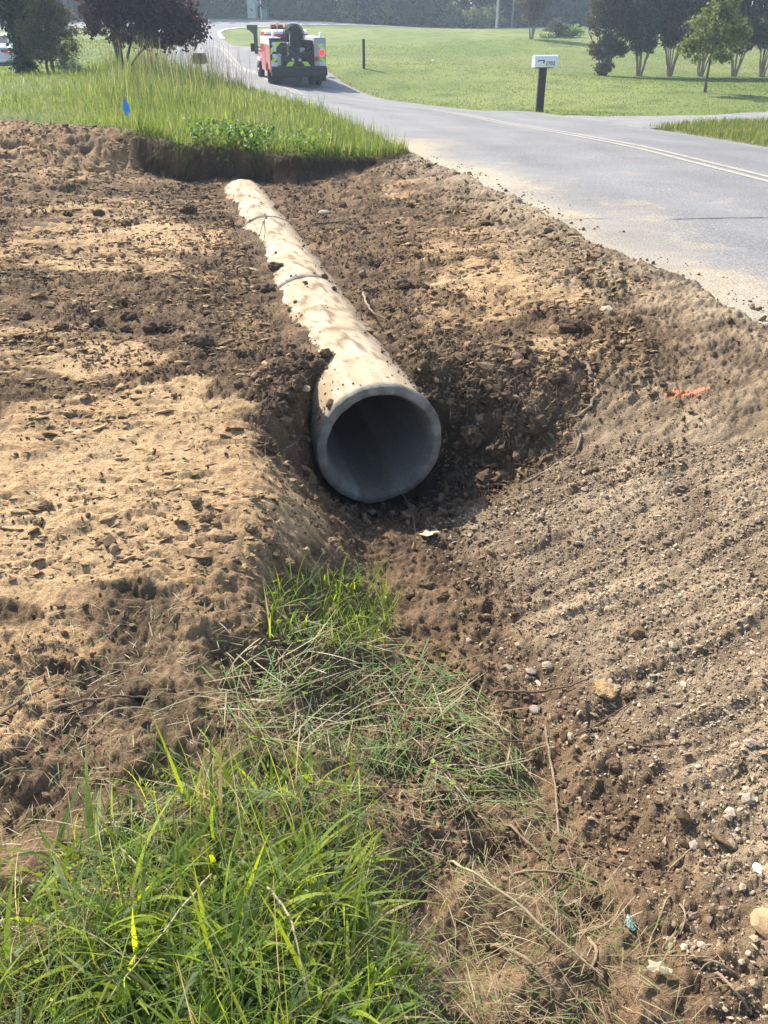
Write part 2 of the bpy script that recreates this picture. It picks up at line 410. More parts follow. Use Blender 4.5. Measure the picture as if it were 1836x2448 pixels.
    on2 = sst(-.2, .25, fbm(xx*2.1, yy*2.6+3, 56, 3)); saw2 = np.where(saw2 < .15, saw2/.15, 1-(saw2-.15)/.85); h += (sm*.8+.25*dk)*(.012*saw2*on2)
    h += sm*(.010*n_mid+.007*n_fine+.006*crumb+.018*lump2*sst(.25, .5, fbm(xx*2.5, yy*2.5, 57, 2)))
    crk = np.abs(noise(xx*4+2*n_big, yy*9, 58)); ck = sm*sst(.05, .0, crk)*sst(.1, .3, fbm(xx*1.2, yy*1.2, 59, 2)); h -= .014*ck
    c = lerp(c, tan2*.45, (.55*ck)[:, None])
    spots = sm*np.clip(sst(.22, .45, fbm(xx*5, yy*19, 61, 4, .6))+.8*sst(.12, .4, fbm(xx*2.2, yy*7, 69, 4, .6))*sst(-.1, .3, n_mid), 0, 1); c = lerp(c, lerp(dark2*1.3, tan2*.6, .35), (.8*spots)[:, None]); h += .008*spots
    # bucket teeth grooves up the gravel slope
    gr = noise(ss*9+.8*noise(tt*1.5, ss*2, 62), tt*.7, 63); gr2 = noise(ss*24+.9*noise(tt*2, ss*3, 67), tt*1.3, 68); h += gravm*(.020*gr+.016*gr2+.014*n_mid+.014*lump3+.020*lump2*cl+.008*n_fine+.03*lump*cl*cl)
    c = lerp(c, grav2*.7, (gravm*sst(.15, .5, -gr)*.5)[:, None])
    # hollows and scuffs in the ditch bed and bank
    for hx, hy, hr, hd in [(1455,1672,.085,.075),(1300,1790,.11,.09),(1475,1850,.09,.06),(1490,1968,.10,.07),(1440,2170,.09,.07),(1330,1900,.10,.06),(1230,1830,.08,.06),(60,1940,.14,.10),(860,1440,.05,.04),(1180,1980,.10,.07),(1010,1440,.06,.04),(640,1830,.08,.06),(960,1830,.09,.07),(820,1720,.08,.06),(1560,2260,.07,.05),(1000,2150,.1,.08),(1120,2280,.1,.07),(400,1840,.08,.06)]:
        hxw, hyw = at_z(hx, hy, -.5 if hx > 700 else -.24); h -= hd*np.exp(-((xx-hxw)**2+(yy-hyw)**2)/hr**2)*(1+.5*n_mid)
    mnd = fbm(xx*2.6, yy*2.6, 72, 3); h += litter*.05*mnd
    # tracks of a machine beside the road
    trk = np.sin(ss*26+3*noise(ss*2, tt*2, 64))*np.exp(-((tt-1.35)/.30)**2)*sst(.6, 1.4, ss)
    h += .014*trk*(.4+.6*sst(-.2, .3, n_big))
    e_ = sst(-HL-.75, -HL-.2, ron); h *= (1-.75*e_); h += shoulder*(1-.8*e_)*(.03*lump2*cl+.012*n_fine+.016*n_mid)+e_*(.014*n_mid+.010*n_fine+.016*lump3+.014*crumb)*(yy < 13)
    h += litter*(.03*n_mid+.025*lump*cl+.012*n_fine)
    h += pitd*(.05*lump2+.03*n_mid+.05*lump*.7+.03*crumb)
    # ruts and torn sod on the rise at the far left
    rise = sst(-3.0, -3.7, xx)*sst(9.6, 11.0, yy)*sst(15.4, 14.2, yy-bank_y(xx)+14.2)
    ph3 = yy*2.4+.55*xx+1.1*fbm(xx*.8, yy*.8, 65, 3); sw = ph3-np.floor(ph3); h += rise*(.065*np.where(sw < .25, sw/.25, 1-(sw-.25)/.75)+.03*n_mid)
    c = lerp(c, lerp(dark2, tan2, np.clip(.5+1.2*n_str+n_big, 0, 1)[:, None]), (rise*.7)[:, None])
    h *= (1-inr[N])*(1-.6*sst(.45, .25, np.abs(tt))*(ss > .2)*(ss < 7.3)); zz = zz+h
    # bulge of soil against the pipe walls, ragged over its back
    ps_ = sst(.25, .55, ss)*(ss < 7.6)
    coat = np.exp(-((np.abs(tt)-.30)/.12)**2)*ps_; zz += coat*(.045*fbm(xx*3, yy*3, 66, 3)-.015); zz -= .016*ps_*sst(.62, .34, np.abs(tt))
    # ---------- grass cover
    gm = np.zeros(len(x))
    left = sst(.12, .30, y-bank_y(x)+.12*noise(x*3, y*3, 71)+np.where(x < -3, -.5*sst(-3, -5, x)*(1+noise(x*2, y*2, 72)), 0))*(ro < edge-.05)
    gm = np.maximum(gm, left); gm = np.maximum(gm, (ro > HW+.02)*1.0); gm = np.where(y > 16, np.maximum(gm, (ro < edge-.05)*1.0), gm)
    gm = np.where(x > 0, np.where(ro < -HL, gm*(y > bank_y(np.minimum(x, .6))), gm), gm)
    behind = (y < -.5)*(ro < -HL-1.2); gm = np.maximum(gm, behind)
    bigL = fbm(x*.09, y*.09, 81, 4); bl2 = fbm(x*.6, y*.6, 82, 4)
    g0 = np.array([.145, .195, .048]); g1 = np.array([.215, .245, .078]); g2 = np.array([.085, .135, .036]); br = np.array([.25, .20, .11])
    gc = lerp(lerp(g0, g1, np.clip(.5+1.6*bigL, 0, 1)[:, None]), g2, np.clip(1.3*bl2, 0, .8)[:, None])
    verge = np.exp(-((np.where(ro < 0, -ro-HL, ro-HW)-.25)/.35)**2)*(y < 92); gc = lerp(gc, br, (verge*np.clip(.55+.8*bl2, 0, 1)*.8)[:, None])
    ring = np.exp(-((y-58-.02*x)/1.2)**2)*(x > -2); gc = lerp(gc, br*.9, (ring*np.clip(.3+.9*bl2, 0, .8))[:, None])
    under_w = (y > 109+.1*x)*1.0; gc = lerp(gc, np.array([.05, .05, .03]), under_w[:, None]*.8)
    rough_l = (ro < -HL)*(y < 26)*(y > 8); gc = lerp(gc, np.array([.10, .13, .04]), (rough_l*.6)[:, None])
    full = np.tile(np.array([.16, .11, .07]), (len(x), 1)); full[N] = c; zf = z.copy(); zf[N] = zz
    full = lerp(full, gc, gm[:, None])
    zf += gm*(y > 10)*(.03*bl2*sst(10, 14, y))
    nu = len(us); ny = len(ys); idx = np.arange(nu*ny).reshape(ny, nu)
    F = np.stack([idx[:-1, :-1], idx[:-1, 1:], idx[1:, 1:], idx[1:, :-1]], -1).reshape(-1, 4)
    # the trench under the pipe stays open inside the pipe
    hole = (t**2+(zf-PZ)**2 < .345**2) & (s > .03) & (s < 7.15); F = F[~hole[F].any(1)]
    # crumble steep faces: pit wall and cut bank
    dz = np.zeros(len(x)); gy = np.abs(np.gradient(zf.reshape(ny, nu), axis=0).ravel())/np.maximum(np.gradient(y.reshape(ny, nu), axis=0).ravel(), 1e-4)
    st_ = sst(.7, 1.6, gy)*N*(1-inr); y = y+st_*(.05*fbm(x*5, zf*6, 73, 3)+.035*fbm(x*14, zf*16, 74, 3)); x = x+st_*.03*fbm(y*6+3, zf*9, 75, 3)
    me = np_mesh('ground', np.c_[x, y, zf], F, True, np.clip(full, .01, .9))
    o = link('ground', me, M_EARTH); o['kind'] = 'structure'
    print('ground verts', len(x), 'tris', 2*len(F))
    return ys, us, sc, zf.reshape(ny, nu)
GY, GU, GS, GZ = make_ground()
def gnd(x, y):
    """height of the finished ground (with clods), read from its mesh"""
    x = np.atleast_1d(np.asarray(x, float)); y = np.atleast_1d(np.asarray(y, float))
    j = np.clip(np.searchsorted(GY, y)-1, 0, len(GY)-2); fy = np.clip((y-GY[j])/(GY[j+1]-GY[j]), 0, 1)
    u = (x+.02*np.clip(y, 0, 14))/lerp(GS[j], GS[j+1], fy)
    i = np.clip(np.searchsorted(GU, u)-1, 0, len(GU)-2); fx = np.clip((u-GU[i])/(GU[i+1]-GU[i]), 0, 1)
    return lerp(lerp(GZ[j, i], GZ[j, i+1], fx), lerp(GZ[j+1, i], GZ[j+1, i+1], fx), fy)
def g1(x, y): return float(gnd(x, y)[0])
def proj(x, y, z):
    dz = z-CAMZ; dep = y*cT-dz*sT; up = y*sT+dz*cT
    return 918+FPX*x/dep, 1224-FPX*up/dep
def spot(px, py):
    x, y, z = on_ground(px, py); return float(x[0]), float(y[0]), g1(x[0], y[0])
# ------------------------------------------------------------------ road, cross road, drive, paint
def road_mat(name, c0, c1):
    m, t, p, out = nodes(name)
    a = t.nodes.new('ShaderNodeAttribute'); a.attribute_name = 'col'
    n1 = tex_noise(t, 90, 4, .75); n2 = tex_noise(t, .8, 5, .6); n3 = tex_noise(t, 45, 3, .6)
    c = mixc(t, a.outputs['Color'], ramp(t, n1.outputs[0], [(.28, (.42,)*3), (.5, (1,)*3), (.72, (1.65,)*3)]), 1.0, 'MULTIPLY')
    c = mixc(t, c, ramp(t, n3.outputs[0], [(.3, (.8,)*3), (.7, (1.2,)*3)]), 1.0, 'MULTIPLY')
    c = mixc(t, c, ramp(t, n2.outputs[0], [(.3, (.84,)*3), (.7, (1.12,)*3)]), 1.0, 'MULTIPLY')
    t.links.new(c, p.inputs['Base Color']); p.inputs['Roughness'].default_value = .9; p.inputs['Specular IOR Level'].default_value = .2
    bump(t, p, n1.outputs[0], .8, .008); return m
M_ROAD = road_mat('asphalt', None, None)
def strip(name, path, offs, zf, mat_, kind='structure', colf=None, parent=None):
    P = np.asarray(path); T = np.gradient(P, axis=0); T /= np.linalg.norm(T, axis=1)[:, None]; Nn = np.c_[T[:, 1], -T[:, 0]]
    X = P[:, 0][:, None]+Nn[:, 0][:, None]*offs[None]; Y = P[:, 1][:, None]+Nn[:, 1][:, None]*offs[None]
    O = np.repeat(offs[None], len(P), 0); Z = zf(X, Y, O)
    idx = np.arange(X.size).reshape(X.shape); F = np.stack([idx[:-1, :-1], idx[:-1, 1:], idx[1:, 1:], idx[1:, :-1]], -1).reshape(-1, 4)
    col = None if colf is None else colf(X.ravel(), Y.ravel(), O.ravel())
    me = np_mesh(name, np.c_[X.ravel(), Y.ravel(), Z.ravel()], F, True, col); o = link(name, me, mat_, parent)
    if kind and parent is None: o['kind'] = kind
    return o
def road_z(X, Y, O=None):
    ro = road_off(X, Y); return base(X, Y)-.006+.03*sst(15, 20, Y)-.10*sst(-HL+.02, -HL-.30, ro)
ASP = np.array([.235, .231, .228])
def road_col(x, y, o):
    a = np.tile(ASP, (len(x), 1))
    tr = np.exp(-((np.abs(np.abs(o)-1.5)-.75)/.3)**2); a *= (1-.10*tr)[:, None]
    a *= (1+.12*fbm(x*.5, y*.25, 91, 4))[:, None]
    d = sst(-HL+1.25, -HL-.1, o+.6*fbm(x*.9, y*.6, 92, 4)+.35*fbm(x*3, y*9, 93, 4))*(y < 14.5)*np.clip(.75+.5*noise(x*.5, y*.5, 94), 0, 1)
    sp = sst(.30, .55, fbm(x*2.1, y*1.6, 95, 4))*sst(-.6, -1.6, o)*(y < 12)
    a = lerp(a, np.array([.45, .37, .255]), np.clip(.95*d+.35*sp, 0, .9)[:, None])
    return a
def dense(P, lo, hi, step):
    P = np.asarray(P); m = (P[:, 1] >= lo) & (P[:, 1] <= hi); Q = P[m]; d = np.r_[0, np.cumsum(np.hypot(*np.diff(Q, axis=0).T))]
    t = np.arange(0, d[-1], step); return np.stack([np.interp(t, d, Q[:, k]) for k in (0, 1)], 1)
rpath = np.r_[dense(RP, -22, 2, .5), dense(RP, 2.01, 16, .06)[1:], dense(RP, 16.05, 93, .3)[1:]]
road = strip('road', rpath, np.r_[np.linspace(-HL-.35, -HL+1.6, 34), np.linspace(-HL+1.75, HW+.12, 28)], lambda X, Y, O: road_z(X, Y), M_ROAD, colf=road_col)
M_YEL = mat('faded_yellow_paint', (.37, .335, .27), .85, var=.3, scale=14)
M_WHT = mat('road_white_paint', (.75, .75, .72), .7, var=.12, scale=20)
lp = dense(RP, 2, 90, .25)
for off in (-.12, .12):
    jit = lambda X, Y, O: road_z(X, Y)+.004
    strip('centre_line', lp, np.array([off-.055, off+.055]), jit, M_YEL, parent=road)
# cross road at the far end, climbing to the right behind the lawn
crp = smooth_path([(-60,84),(-40,92),(-22,98),(-8,103),(10,109),(30,117),(55,128)], 160)
cross = strip('cross_road', crp, np.linspace(-3.6, 3.6, 9), lambda X, Y, O: base(X, Y)+.05, M_ROAD, colf=lambda x, y, o: np.tile(ASP*1.1, (len(x), 1)))
ang = np.linspace(0, 1, 24)
cpts = np.array([at_z(px, py, z) for px, py, z in [(532,86,.15)]]).reshape(-1, 2)
wl = smooth_path([(-13.9,83),(-15.2,88),(-15.6,91.5),(-15.0,94.2),(-13.2,96.2),(-9,98.5),(-3,101.0)], 60)
strip('corner_edge_line', wl, np.array([-.16, .16]), lambda X, Y, O: np.maximum(road_z(X, Y), base(X, Y)+.05)+.02, M_WHT, parent=cross)
apron = np.array([(-19.5,85.5),(-14.2,84),(-15.5,90),(-15.2,94),(-13,96.5),(-9,99.2),(-18,99.5),(-24,97),(-22.5,91)])
def drape_poly(name, poly, z_up, mat_, colr, step=.4, parent=None):
    """a flat-ish sheet cut to an outline and laid over the land"""
    poly = np.asarray(poly, float); lo = poly.min(0); hi = poly.max(0)
    xs = np.arange(lo[0], hi[0]+step, step); ys = np.arange(lo[1], hi[1]+step, step); X, Y = np.meshgrid(xs, ys); ins = inpoly(X, Y, poly)
    idx = np.arange(X.size).reshape(X.shape); ok = ins[:-1, :-1] | ins[1:, 1:] | ins[1:, :-1] | ins[:-1, 1:]
    F = np.stack([idx[:-1, :-1], idx[:-1, 1:], idx[1:, 1:], idx[1:, :-1]], -1)[ok]
    used, inv = np.unique(F, return_inverse=True); x = X.ravel()[used]; y = Y.ravel()[used]
    V = np.c_[x, y, np.maximum(base(x, y), gnd(x, y))+z_up]
    me = np_mesh(name, V, inv.reshape(F.shape), True, np.tile(np.array(colr), (len(x), 1))*(1+.25*fbm(x*2, y*2, 97, 3))[:, None]); o = link(name, me, mat_, parent)
    if parent is None: o['kind'] = 'structure'
    return o
def inpoly(x, y, poly):
    x = np.asarray(x); y = np.asarray(y); r = np.zeros(np.shape(x), bool); n = len(poly)
    for i in range(n):
        x0, y0 = poly[i]; x1, y1 = poly[(i+1) % n]
        c = ((y0 > y) != (y1 > y)) & (x < (x1-x0)*(y-y0)/(y1-y0+1e-12)+x0); r ^= c
    return r
drape_poly('road_corner', apron, .03, M_ROAD, ASP*1.05, .5)
dv = [on_ground(px, py) for px, py in [(1345,283),(1470,281),(1640,277),(1870,268),(1870,288),(1700,294),(1610,300),(1560,309),(1480,302),(1400,292)]]
dv = [(float(a[0][0]), float(a[1][0])) for a in dv]
M_DRV = earth_mat('drive_gravel', .5, 60, 200, .3)
drive = drape_poly('gravel_drive', dv, .02, M_DRV, (.27, .265, .255), .12)
# cracks across the lane
M_CRK = mat('crack_tar', (.07, .065, .06), .9)
def crack(pts, w):
    P = np.array([on_ground(px, py) for px, py in pts]).reshape(-1, 3)[:, :2]
    n = max(12, int(np.hypot(*(P[-1]-P[0]))/.04)); Q = smooth_path(P, n) if len(P) > 2 else np.linspace(P[0], P[1], n)
    Q = Q+np.c_[.012*fbm(Q[:, 0]*6, Q[:, 1]*6, 201, 3), .02*fbm(Q[:, 0]*5, Q[:, 1]*5, 202, 3)]
    T = np.gradient(Q, axis=0); T /= np.linalg.norm(T, axis=1)[:, None]; Nn = np.c_[T[:, 1], -T[:, 0]]
    ww = w*(.35+.9*np.abs(noise(np.arange(n)*.21, 3.3+w*100, 203)))*np.clip(np.sin(np.linspace(.05, 3.1, n))*3, .1, 1)
    A = Q+Nn*ww[:, None]; Bq = Q-Nn*ww[:, None]
    V = np.r_[np.c_[A, road_z(A[:, 0], A[:, 1])+.0035], np.c_[Bq, road_z(Bq[:, 0], Bq[:, 1])+.0035]]
    F = np.array([[i, i+1, n+i+1, n+i] for i in range(n-1)])
    link('crack', np_mesh('crack', V, F), M_CRK, road)
crack([(1090,532),(1200,535),(1300,533),(1380,534),(1470,535)], .010); crack([(1590,538),(1700,534),(1836,533),(1900,534)], .016)
crack([(1500,402),(1570,402),(1640,405)], .007); crack([(1060,405),(1130,407)], .006)

# ------------------------------------------------------------------ concrete pipe, three lengths
def pipe_mat():
    m, t, p, out = nodes('muddy_concrete')
    g = t.nodes.new('ShaderNodeNewGeometry'); a = t.nodes.new('ShaderNodeAttribute'); a.attribute_name = 'col'
    n = tex_noise(t, 3, 6, .65); n2 = tex_noise(t, 60, 5, .65)
    c = mixc(t, a.outputs['Color'], ramp(t, n2.outputs[0], [(.3, (.72,)*3), (.55, (1,)*3), (.75, (1.15,)*3)]), 1.0, 'MULTIPLY')
    t.links.new(c, p.inputs['Base Color']); p.inputs['Roughness'].default_value = .9; p.inputs['Specular IOR Level'].default_value = .2
    bump(t, p, n2.outputs[0], .35, .006); return m
M_PIPE = pipe_mat()
def pipe_length(s0, label, mouth):
    # lathe outline (distance along the pipe, radius), from the far inner edge round the near face to the far outer edge
    ri = PD-PWALL; L = PL
    prof = [(L, ri), (L*.8, ri), (L*.6, ri), (L*.4, ri), (L*.2, ri), (.10, ri), (.05, ri+.004), (.012, ri+.016), (0, ri+.024), (-.004, ri+.034), (.0, PD-.022), (.006, PD-.008), (.02, PD)]
    prof += [(f, PD) for f in np.linspace(.06, L-.03, 46)]+[(L-.01, PD-.006), (L, PD-.012)]
    n = 96; pr = np.array(prof); th = np.linspace(0, 2*np.pi, n, endpoint=False)
    S, TH = np.meshgrid(pr[:, 0], th, indexing='ij'); R = np.repeat(pr[:, 1][:, None], n, 1); i_out = np.arange(len(pr)) >= 10
    wob = .006*noise(np.cos(TH)*2+S*.8+s0, np.sin(TH)*2, 301)+.004*noise(np.cos(TH)*6, np.sin(TH)*6+S*2+s0, 302)
    R = R+wob*np.where(i_out[:, None], 1, .35); Sx = S+np.where((pr[:, 0] < .03)[:, None], .012*noise(np.cos(TH)*2.2, np.sin(TH)*2.2, 303)+.006*noise(np.cos(TH)*7, np.sin(TH)*7, 304), 0)
    up = np.sin(TH); side = np.cos(TH); R = np.where(i_out[:, None], R+.004*np.clip(fbm(S*4+s0, TH*3, 305, 3), 0, 1)*(up > .3), R)
    gx = side*R; gzv = up*R
    V = np.stack([PA[0]+AX[0]*(s0+Sx)+NX[0]*gx, PA[1]+AX[1]*(s0+Sx)+NX[1]*gx, PZ+gzv-.0*S], -1).reshape(-1, 3)
    k = len(pr); idx = np.arange(k*n).reshape(k, n); F = []
    a = idx[:-1]; b = idx[1:]
    F = np.stack([a, np.roll(a, -1, 1), np.roll(b, -1, 1), b], -1).reshape(-1, 4)
    last = idx[-1]; first = idx[0]; F = np.r_[F, np.stack([last, np.roll(last, -1), np.roll(first, -1), first], -1)]
    # caked sand over the back, bare grey concrete on the mouth and inside
    x = (S+s0).ravel(); th_ = TH.ravel(); o_ = np.repeat(i_out, n); upv = up.ravel(); sd_ = side.ravel()
    grey = np.array([.27, .25, .215]); sandc = np.array([.46, .35, .215]); pale = np.array([.56, .47, .33]); mud = np.array([.19, .125, .072])
    nn = fbm(x*2.2, th_*2.5, 306, 5, .6); nf = fbm(x*9, th_*9, 307, 4)
    c = lerp(sandc, pale, np.clip(.5+1.2*nn+.4*nf, 0, 1)[:, None])
    mudm = np.clip(sst(.08, .42, fbm(x*3.1+5, th_*4, 308, 5, .6))+sst(.93, .60, upv+.20*nn+.12*nf)*.85+.7*sst(.28, .5, fbm(x*11, th_*7, 309, 3)), 0, 1)
    for sm_ in (1.05, 1.55, 2.4, 4.75): mudm = np.maximum(mudm, .8*np.exp(-((x-sm_-.12*noise(th_*3, x*0+sm_, 311))/.045)**2))
    mudm = np.maximum(mudm, sst(.25, .55, sd_+.25*nn)*.55)*np.where((x < .45) & mouth, .45, 1)
    c = lerp(c, mud, (mudm*.85)[:, None])
    if mouth: c = lerp(c, grey*.9, (.75*sst(.42, .05, upv+.3*nn)*(x < .5))[:, None])
    inn = ~o_; c = np.where(inn[:, None], grey*(1+.18*nn)[:, None], c)
    facem = (np.repeat(pr[:, 0], n) < .025); c = np.where(facem[:, None], lerp(grey*.55, grey*1.15, np.clip(.5+nn+.5*nf, 0, 1)[:, None]), c)
    silt = inn*sst(-.86, -.98, upv+.10*nn); c = lerp(c, np.array([.13, .10, .07]), (.6*silt)[:, None])
    o = link('concrete_pipe', np_mesh('concrete_pipe', V, F, True, np.clip(c, .02, .85)), M_PIPE)
    o.data.set_sharp_from_angle(angle=math.radians(35))
    tag(o, label, 'pipe', 'lengths of concrete pipe laid end to end')
    return o
pipe_length(0, 'concrete drain pipe length with its round open mouth over the dug pit', True)
pipe_length(PL+.008, 'half-buried sandy pipe length between the open-mouthed one and the one at the bank', False)
pipe_length(2*PL+.016, 'half-buried concrete pipe length running up to the dark cut bank below the grass', False)
# ------------------------------------------------------------------ loose soil, stones, blades
def ico(sub):
    bm = bmesh.new(); bmesh.ops.create_icosphere(bm, subdivisions=sub, radius=1.0); bm.verts.ensure_lookup_table()
    V = np.array([v.co[:] for v in bm.verts]); F = np.array([[v.index for v in f.verts] for f in bm.faces]); bm.free(); return V, F
ICO1, ICO2, ICO3 = ico(1), ico(2), ico(3)
OCT = (np.array([[1,0,0],[-1,0,0],[0,1,0],[0,-1,0],[0,0,1],[0,0,-1]], float), np.array([[0,2,4],[2,1,4],[1,3,4],[3,0,4],[2,0,5],[1,2,5],[3,1,5],[0,3,5]]))
def rot3(n, r):
    q = r.normal(size=(n, 4)); q /= np.linalg.norm(q, axis=1)[:, None]; a, b, c, d = q.T
    return np.stack([np.stack([1-2*(c*c+d*d), 2*(b*c-a*d), 2*(b*d+a*c)], -1), np.stack([2*(b*c+a*d), 1-2*(b*b+d*d), 2*(c*d-a*b)], -1), np.stack([2*(b*d-a*c), 2*(c*d+a*b), 1-2*(b*b+c*c)], -1)], 1)
def lumps(P, R, col, ic, r, flat=.65, jag=.28, sink=.25):
    """many small stones or clods as one mesh"""
    V0, F0 = ic; n = len(P); k = len(V0); tv = 14
    tmpl = V0[None]*(1+jag*r.normal(size=(tv, k))[:, :, None]*.6)
    which = r.integers(0, tv, n); V = tmpl[which]*(np.array([1, 1, flat])*(.75+.5*r.random((n, 3))))[:, None, :]
    a = r.random(n)*6.283; ca, sa = np.cos(a), np.sin(a); tl = rot3(n, r)
    V = np.einsum('nij,nkj->nki', lerp(np.eye(3)[None], tl, .35), V)
    X = V[..., 0]*ca[:, None]-V[..., 1]*sa[:, None]; Y = V[..., 0]*sa[:, None]+V[..., 1]*ca[:, None]
    V = np.stack([X, Y, V[..., 2]], -1)*R[:, None, None]+P[:, None, :]; V[..., 2] += (R*flat*(1-2*sink))[:, None]
    F = (F0[None]+(np.arange(n)*k)[:, None, None]).reshape(-1, 3)
    return V.reshape(-1, 3), F, np.repeat(col, k, 0)
def join(parts):
    Vs, Fs, Cs = [], [], []; o = 0
    for V, F, c in parts: Vs.append(V); Fs.append(F+o); Cs.append(c); o += len(V)
    return np.concatenate(Vs), np.concatenate(Fs), np.concatenate(Cs)
def field(n, xr, yr, keep, pw=1.0):
    """random spots on the ground, thicker close to the camera"""
    x = rng.uniform(*xr, n); y = yr[0]*(yr[1]/yr[0])**rng.random(n) if pw else rng.uniform(*yr, n)
    if pw: x = x*(.30+.70*y/yr[1]) if pw == 2 else x
    z = gnd(x, y); px, py = proj(x, y, z); m = keep(x, y, px, py); return x[m], y[m], z[m]
inview = lambda px, py, mg=60: (px > -mg) & (px < 1836+mg) & (py > -mg) & (py < 2448+mg)

# gravel washed down the slope
x, y, z = field(190000, (-1, 3.4), (.7, 6.5), lambda x, y, px, py: inview(px, py, 420) & (st(x, y)[1] > .02) & ((st(x, y)[0] < -.5) | (st(x, y)[1] > .8)) & (st(x, y)[1] < 2.35) & (st(x, y)[0] < .35-.8*np.clip(st(x, y)[1], 0, 2)) & (rng.random(len(x)) < .30+.7*sst(.1, .7, st(x, y)[1])+.25*noise(x*3, y*3, 401)))
n = min(len(x), 66000); x, y, z = x[:n], y[:n], z[:n]
R = .0047*np.exp(rng.normal(0, .48, n))*(1+.06*y); R = np.clip(R, .003, .022)
pal = np.array([[.38, .298, .198], [.27, .208, .138], [.46, .375, .265], [.33, .257, .175], [.16, .122, .086], [.44, .36, .26], [.38, .27, .165]])
pc = pal[rng.choice(7, n, p=[.26, .22, .16, .16, .10, .04, .06])]*(.85+.3*rng.random((n, 1))); big = R > np.sort(R)[-min(12000, n)]
V, F, c = join([lumps(np.c_[x, y, z][big], R[big], pc[big], ICO1, rng, .6, .22, .22), lumps(np.c_[x, y, z][~big], R[~big]*1.15, pc[~big], OCT, rng, .65, .25, .22)])
tag(link('gravel', np_mesh('gravel', V, F, False, c), M_STONE), 'small brown gravel spread down the roadside ditch slope', 'gravel', kind='stuff')
# crumbs of topsoil beside the pipe and in the ditch
def soilkeep(x, y, px, py):
    s, t = st(x, y); w = .25+.9*fbm(x*1.7, y*1.7, 18, 3)+.5*np.exp(-((np.abs(t)-.55)/.35)**2)
    pit = np.exp(-((s-.1)/.6)**2-((t-.5)/.9)**2)
    sandy = (px < 620) & (py > 900) & (py < 1450)
    gravz = (t > .35) & (s < -.35-.5*t)
    return inview(px, py) & ((y < bank_y(x)) | ((x < -3.3) & (y < bank_y(x)+.5))) & (road_off(x, y) < -HL+.55) & (rng.random(len(x)) < np.where((np.abs(t) < .34) & (s > .05), .03+.6*sst(.12, .30, np.abs(t))+.7*sum(np.exp(-((s-q-.1*t)/.07)**2) for q in (1.05, 1.55, 2.40, 4.72, 3.4)), 1)*np.where(road_off(x, y) > -HL-.15, .5*sst(-HL+.6, -HL-.1, road_off(x, y)), 1)*np.clip(np.where(sandy, .045, np.where(gravz, .06, w))+pit, 0.02, 1))
x, y, z = field(220000, (-7.5, 3), (1.6, 15), soilkeep); n = min(len(x), 40000); x, y, z = x[:n], y[:n], z[:n]
_s, _t = st(x, y); z = np.where((np.abs(_t) < PD) & (_s > .06) & (_s < 7.1), np.maximum(z, PZ+np.sqrt(np.maximum(PD**2-_t**2, 0))), z); z = np.where(road_off(x, y) > -HL-.3, np.maximum(z, road_z(x, y)), z)
R = np.clip(.0062*np.exp(rng.normal(0, .55, n))*(.75+.08*y), .004, .045)
cs = np.array([[.18, .120, .072], [.13, .087, .054], [.24, .160, .094], [.33, .222, .13]])
pc = cs[rng.choice(4, n, p=[.4, .3, .2, .1])]*(.8+.4*rng.random((n, 1))); big = R > np.sort(R)[-min(7000, n)]
V, F, c = join([lumps(np.c_[x, y, z][big], R[big], pc[big], ICO1, rng, .75, .42, .3), lumps(np.c_[x, y, z][~big], R[~big]*1.15, pc[~big], OCT, rng, .75, .4, .3)])
tag(link('soil_crumbs', np_mesh('soil_crumbs', V, F, False, c), M_CLOD), 'loose dark soil crumbs strewn over the dug ground', 'soil', kind='stuff')
# torn crusts and flakes of dried mud, flat and lifted at the edge
def fl_keep(x, y, px, py):
    s, t = st(x, y); a = (px < 700) & (py > 880) & (py < 1560); b = (px < 640) & (py > 280) & (py < 880); c = (px > 930) & (px < 1560) & (py > 470) & (py < 930)
    w = np.where(a, .55, np.where(b, .8, np.where(c, .7, 0)))*np.clip(.35+1.5*fbm(x*1.6, y*3, 451, 3), .05, 1)
    return inview(px, py) & ((y < bank_y(x)-.12) | ((x < -3.3) & (y < bank_y(x)+.5))) & (road_off(x, y) < -HL-.15) & (np.abs(t) > .36) & (rng.random(len(x)) < w)
x, y, z = field(110000, (-7.5, 3), (2.6, 15), fl_keep); n = min(len(x), 8000); x, y, z = x[:n], y[:n], z[:n]; k_ = len(ICO1[0])
tm = ICO1[0][None]*(1+.25*rng.normal(size=(16, k_))[:, :, None]); V = tm[rng.integers(0, 16, n)]*np.c_[rng.uniform(.9, 2.3, n), rng.uniform(.5, 1.2, n), rng.uniform(.18, .45, n)][:, None, :]
R = np.clip(.0085*np.exp(rng.normal(0, .5, n))*(.7+.08*y), .004, .035); ax_ = rng.normal(.12, .65, n); tl_ = rng.normal(-.30, .2, n)
Yr = V[..., 1]*np.cos(tl_)[:, None]-V[..., 2]*np.sin(tl_)[:, None]; Zr = V[..., 1]*np.sin(tl_)[:, None]+V[..., 2]*np.cos(tl_)[:, None]
V = np.stack([V[..., 0]*np.cos(ax_)[:, None]-Yr*np.sin(ax_)[:, None], V[..., 0]*np.sin(ax_)[:, None]+Yr*np.cos(ax_)[:, None], Zr], -1)*R[:, None, None]+np.c_[x, y, z+R*.12][:, None, :]
fc = np.array([[.42, .282, .148], [.48, .335, .178], [.30, .20, .11], [.18, .118, .068]])[rng.choice(4, n, p=[.36, .22, .24, .18])]*(.8+.35*rng.random((n, 1)))
tag(link('mud_flakes', np_mesh('mud_flakes', V.reshape(-1, 3), (ICO1[1][None]+(np.arange(n)*k_)[:, None, None]).reshape(-1, 3), False, np.repeat(fc, k_, 0)), M_CLOD), 'thin torn flakes of dried tan mud over the scraped ground', 'mud flakes', kind='stuff')
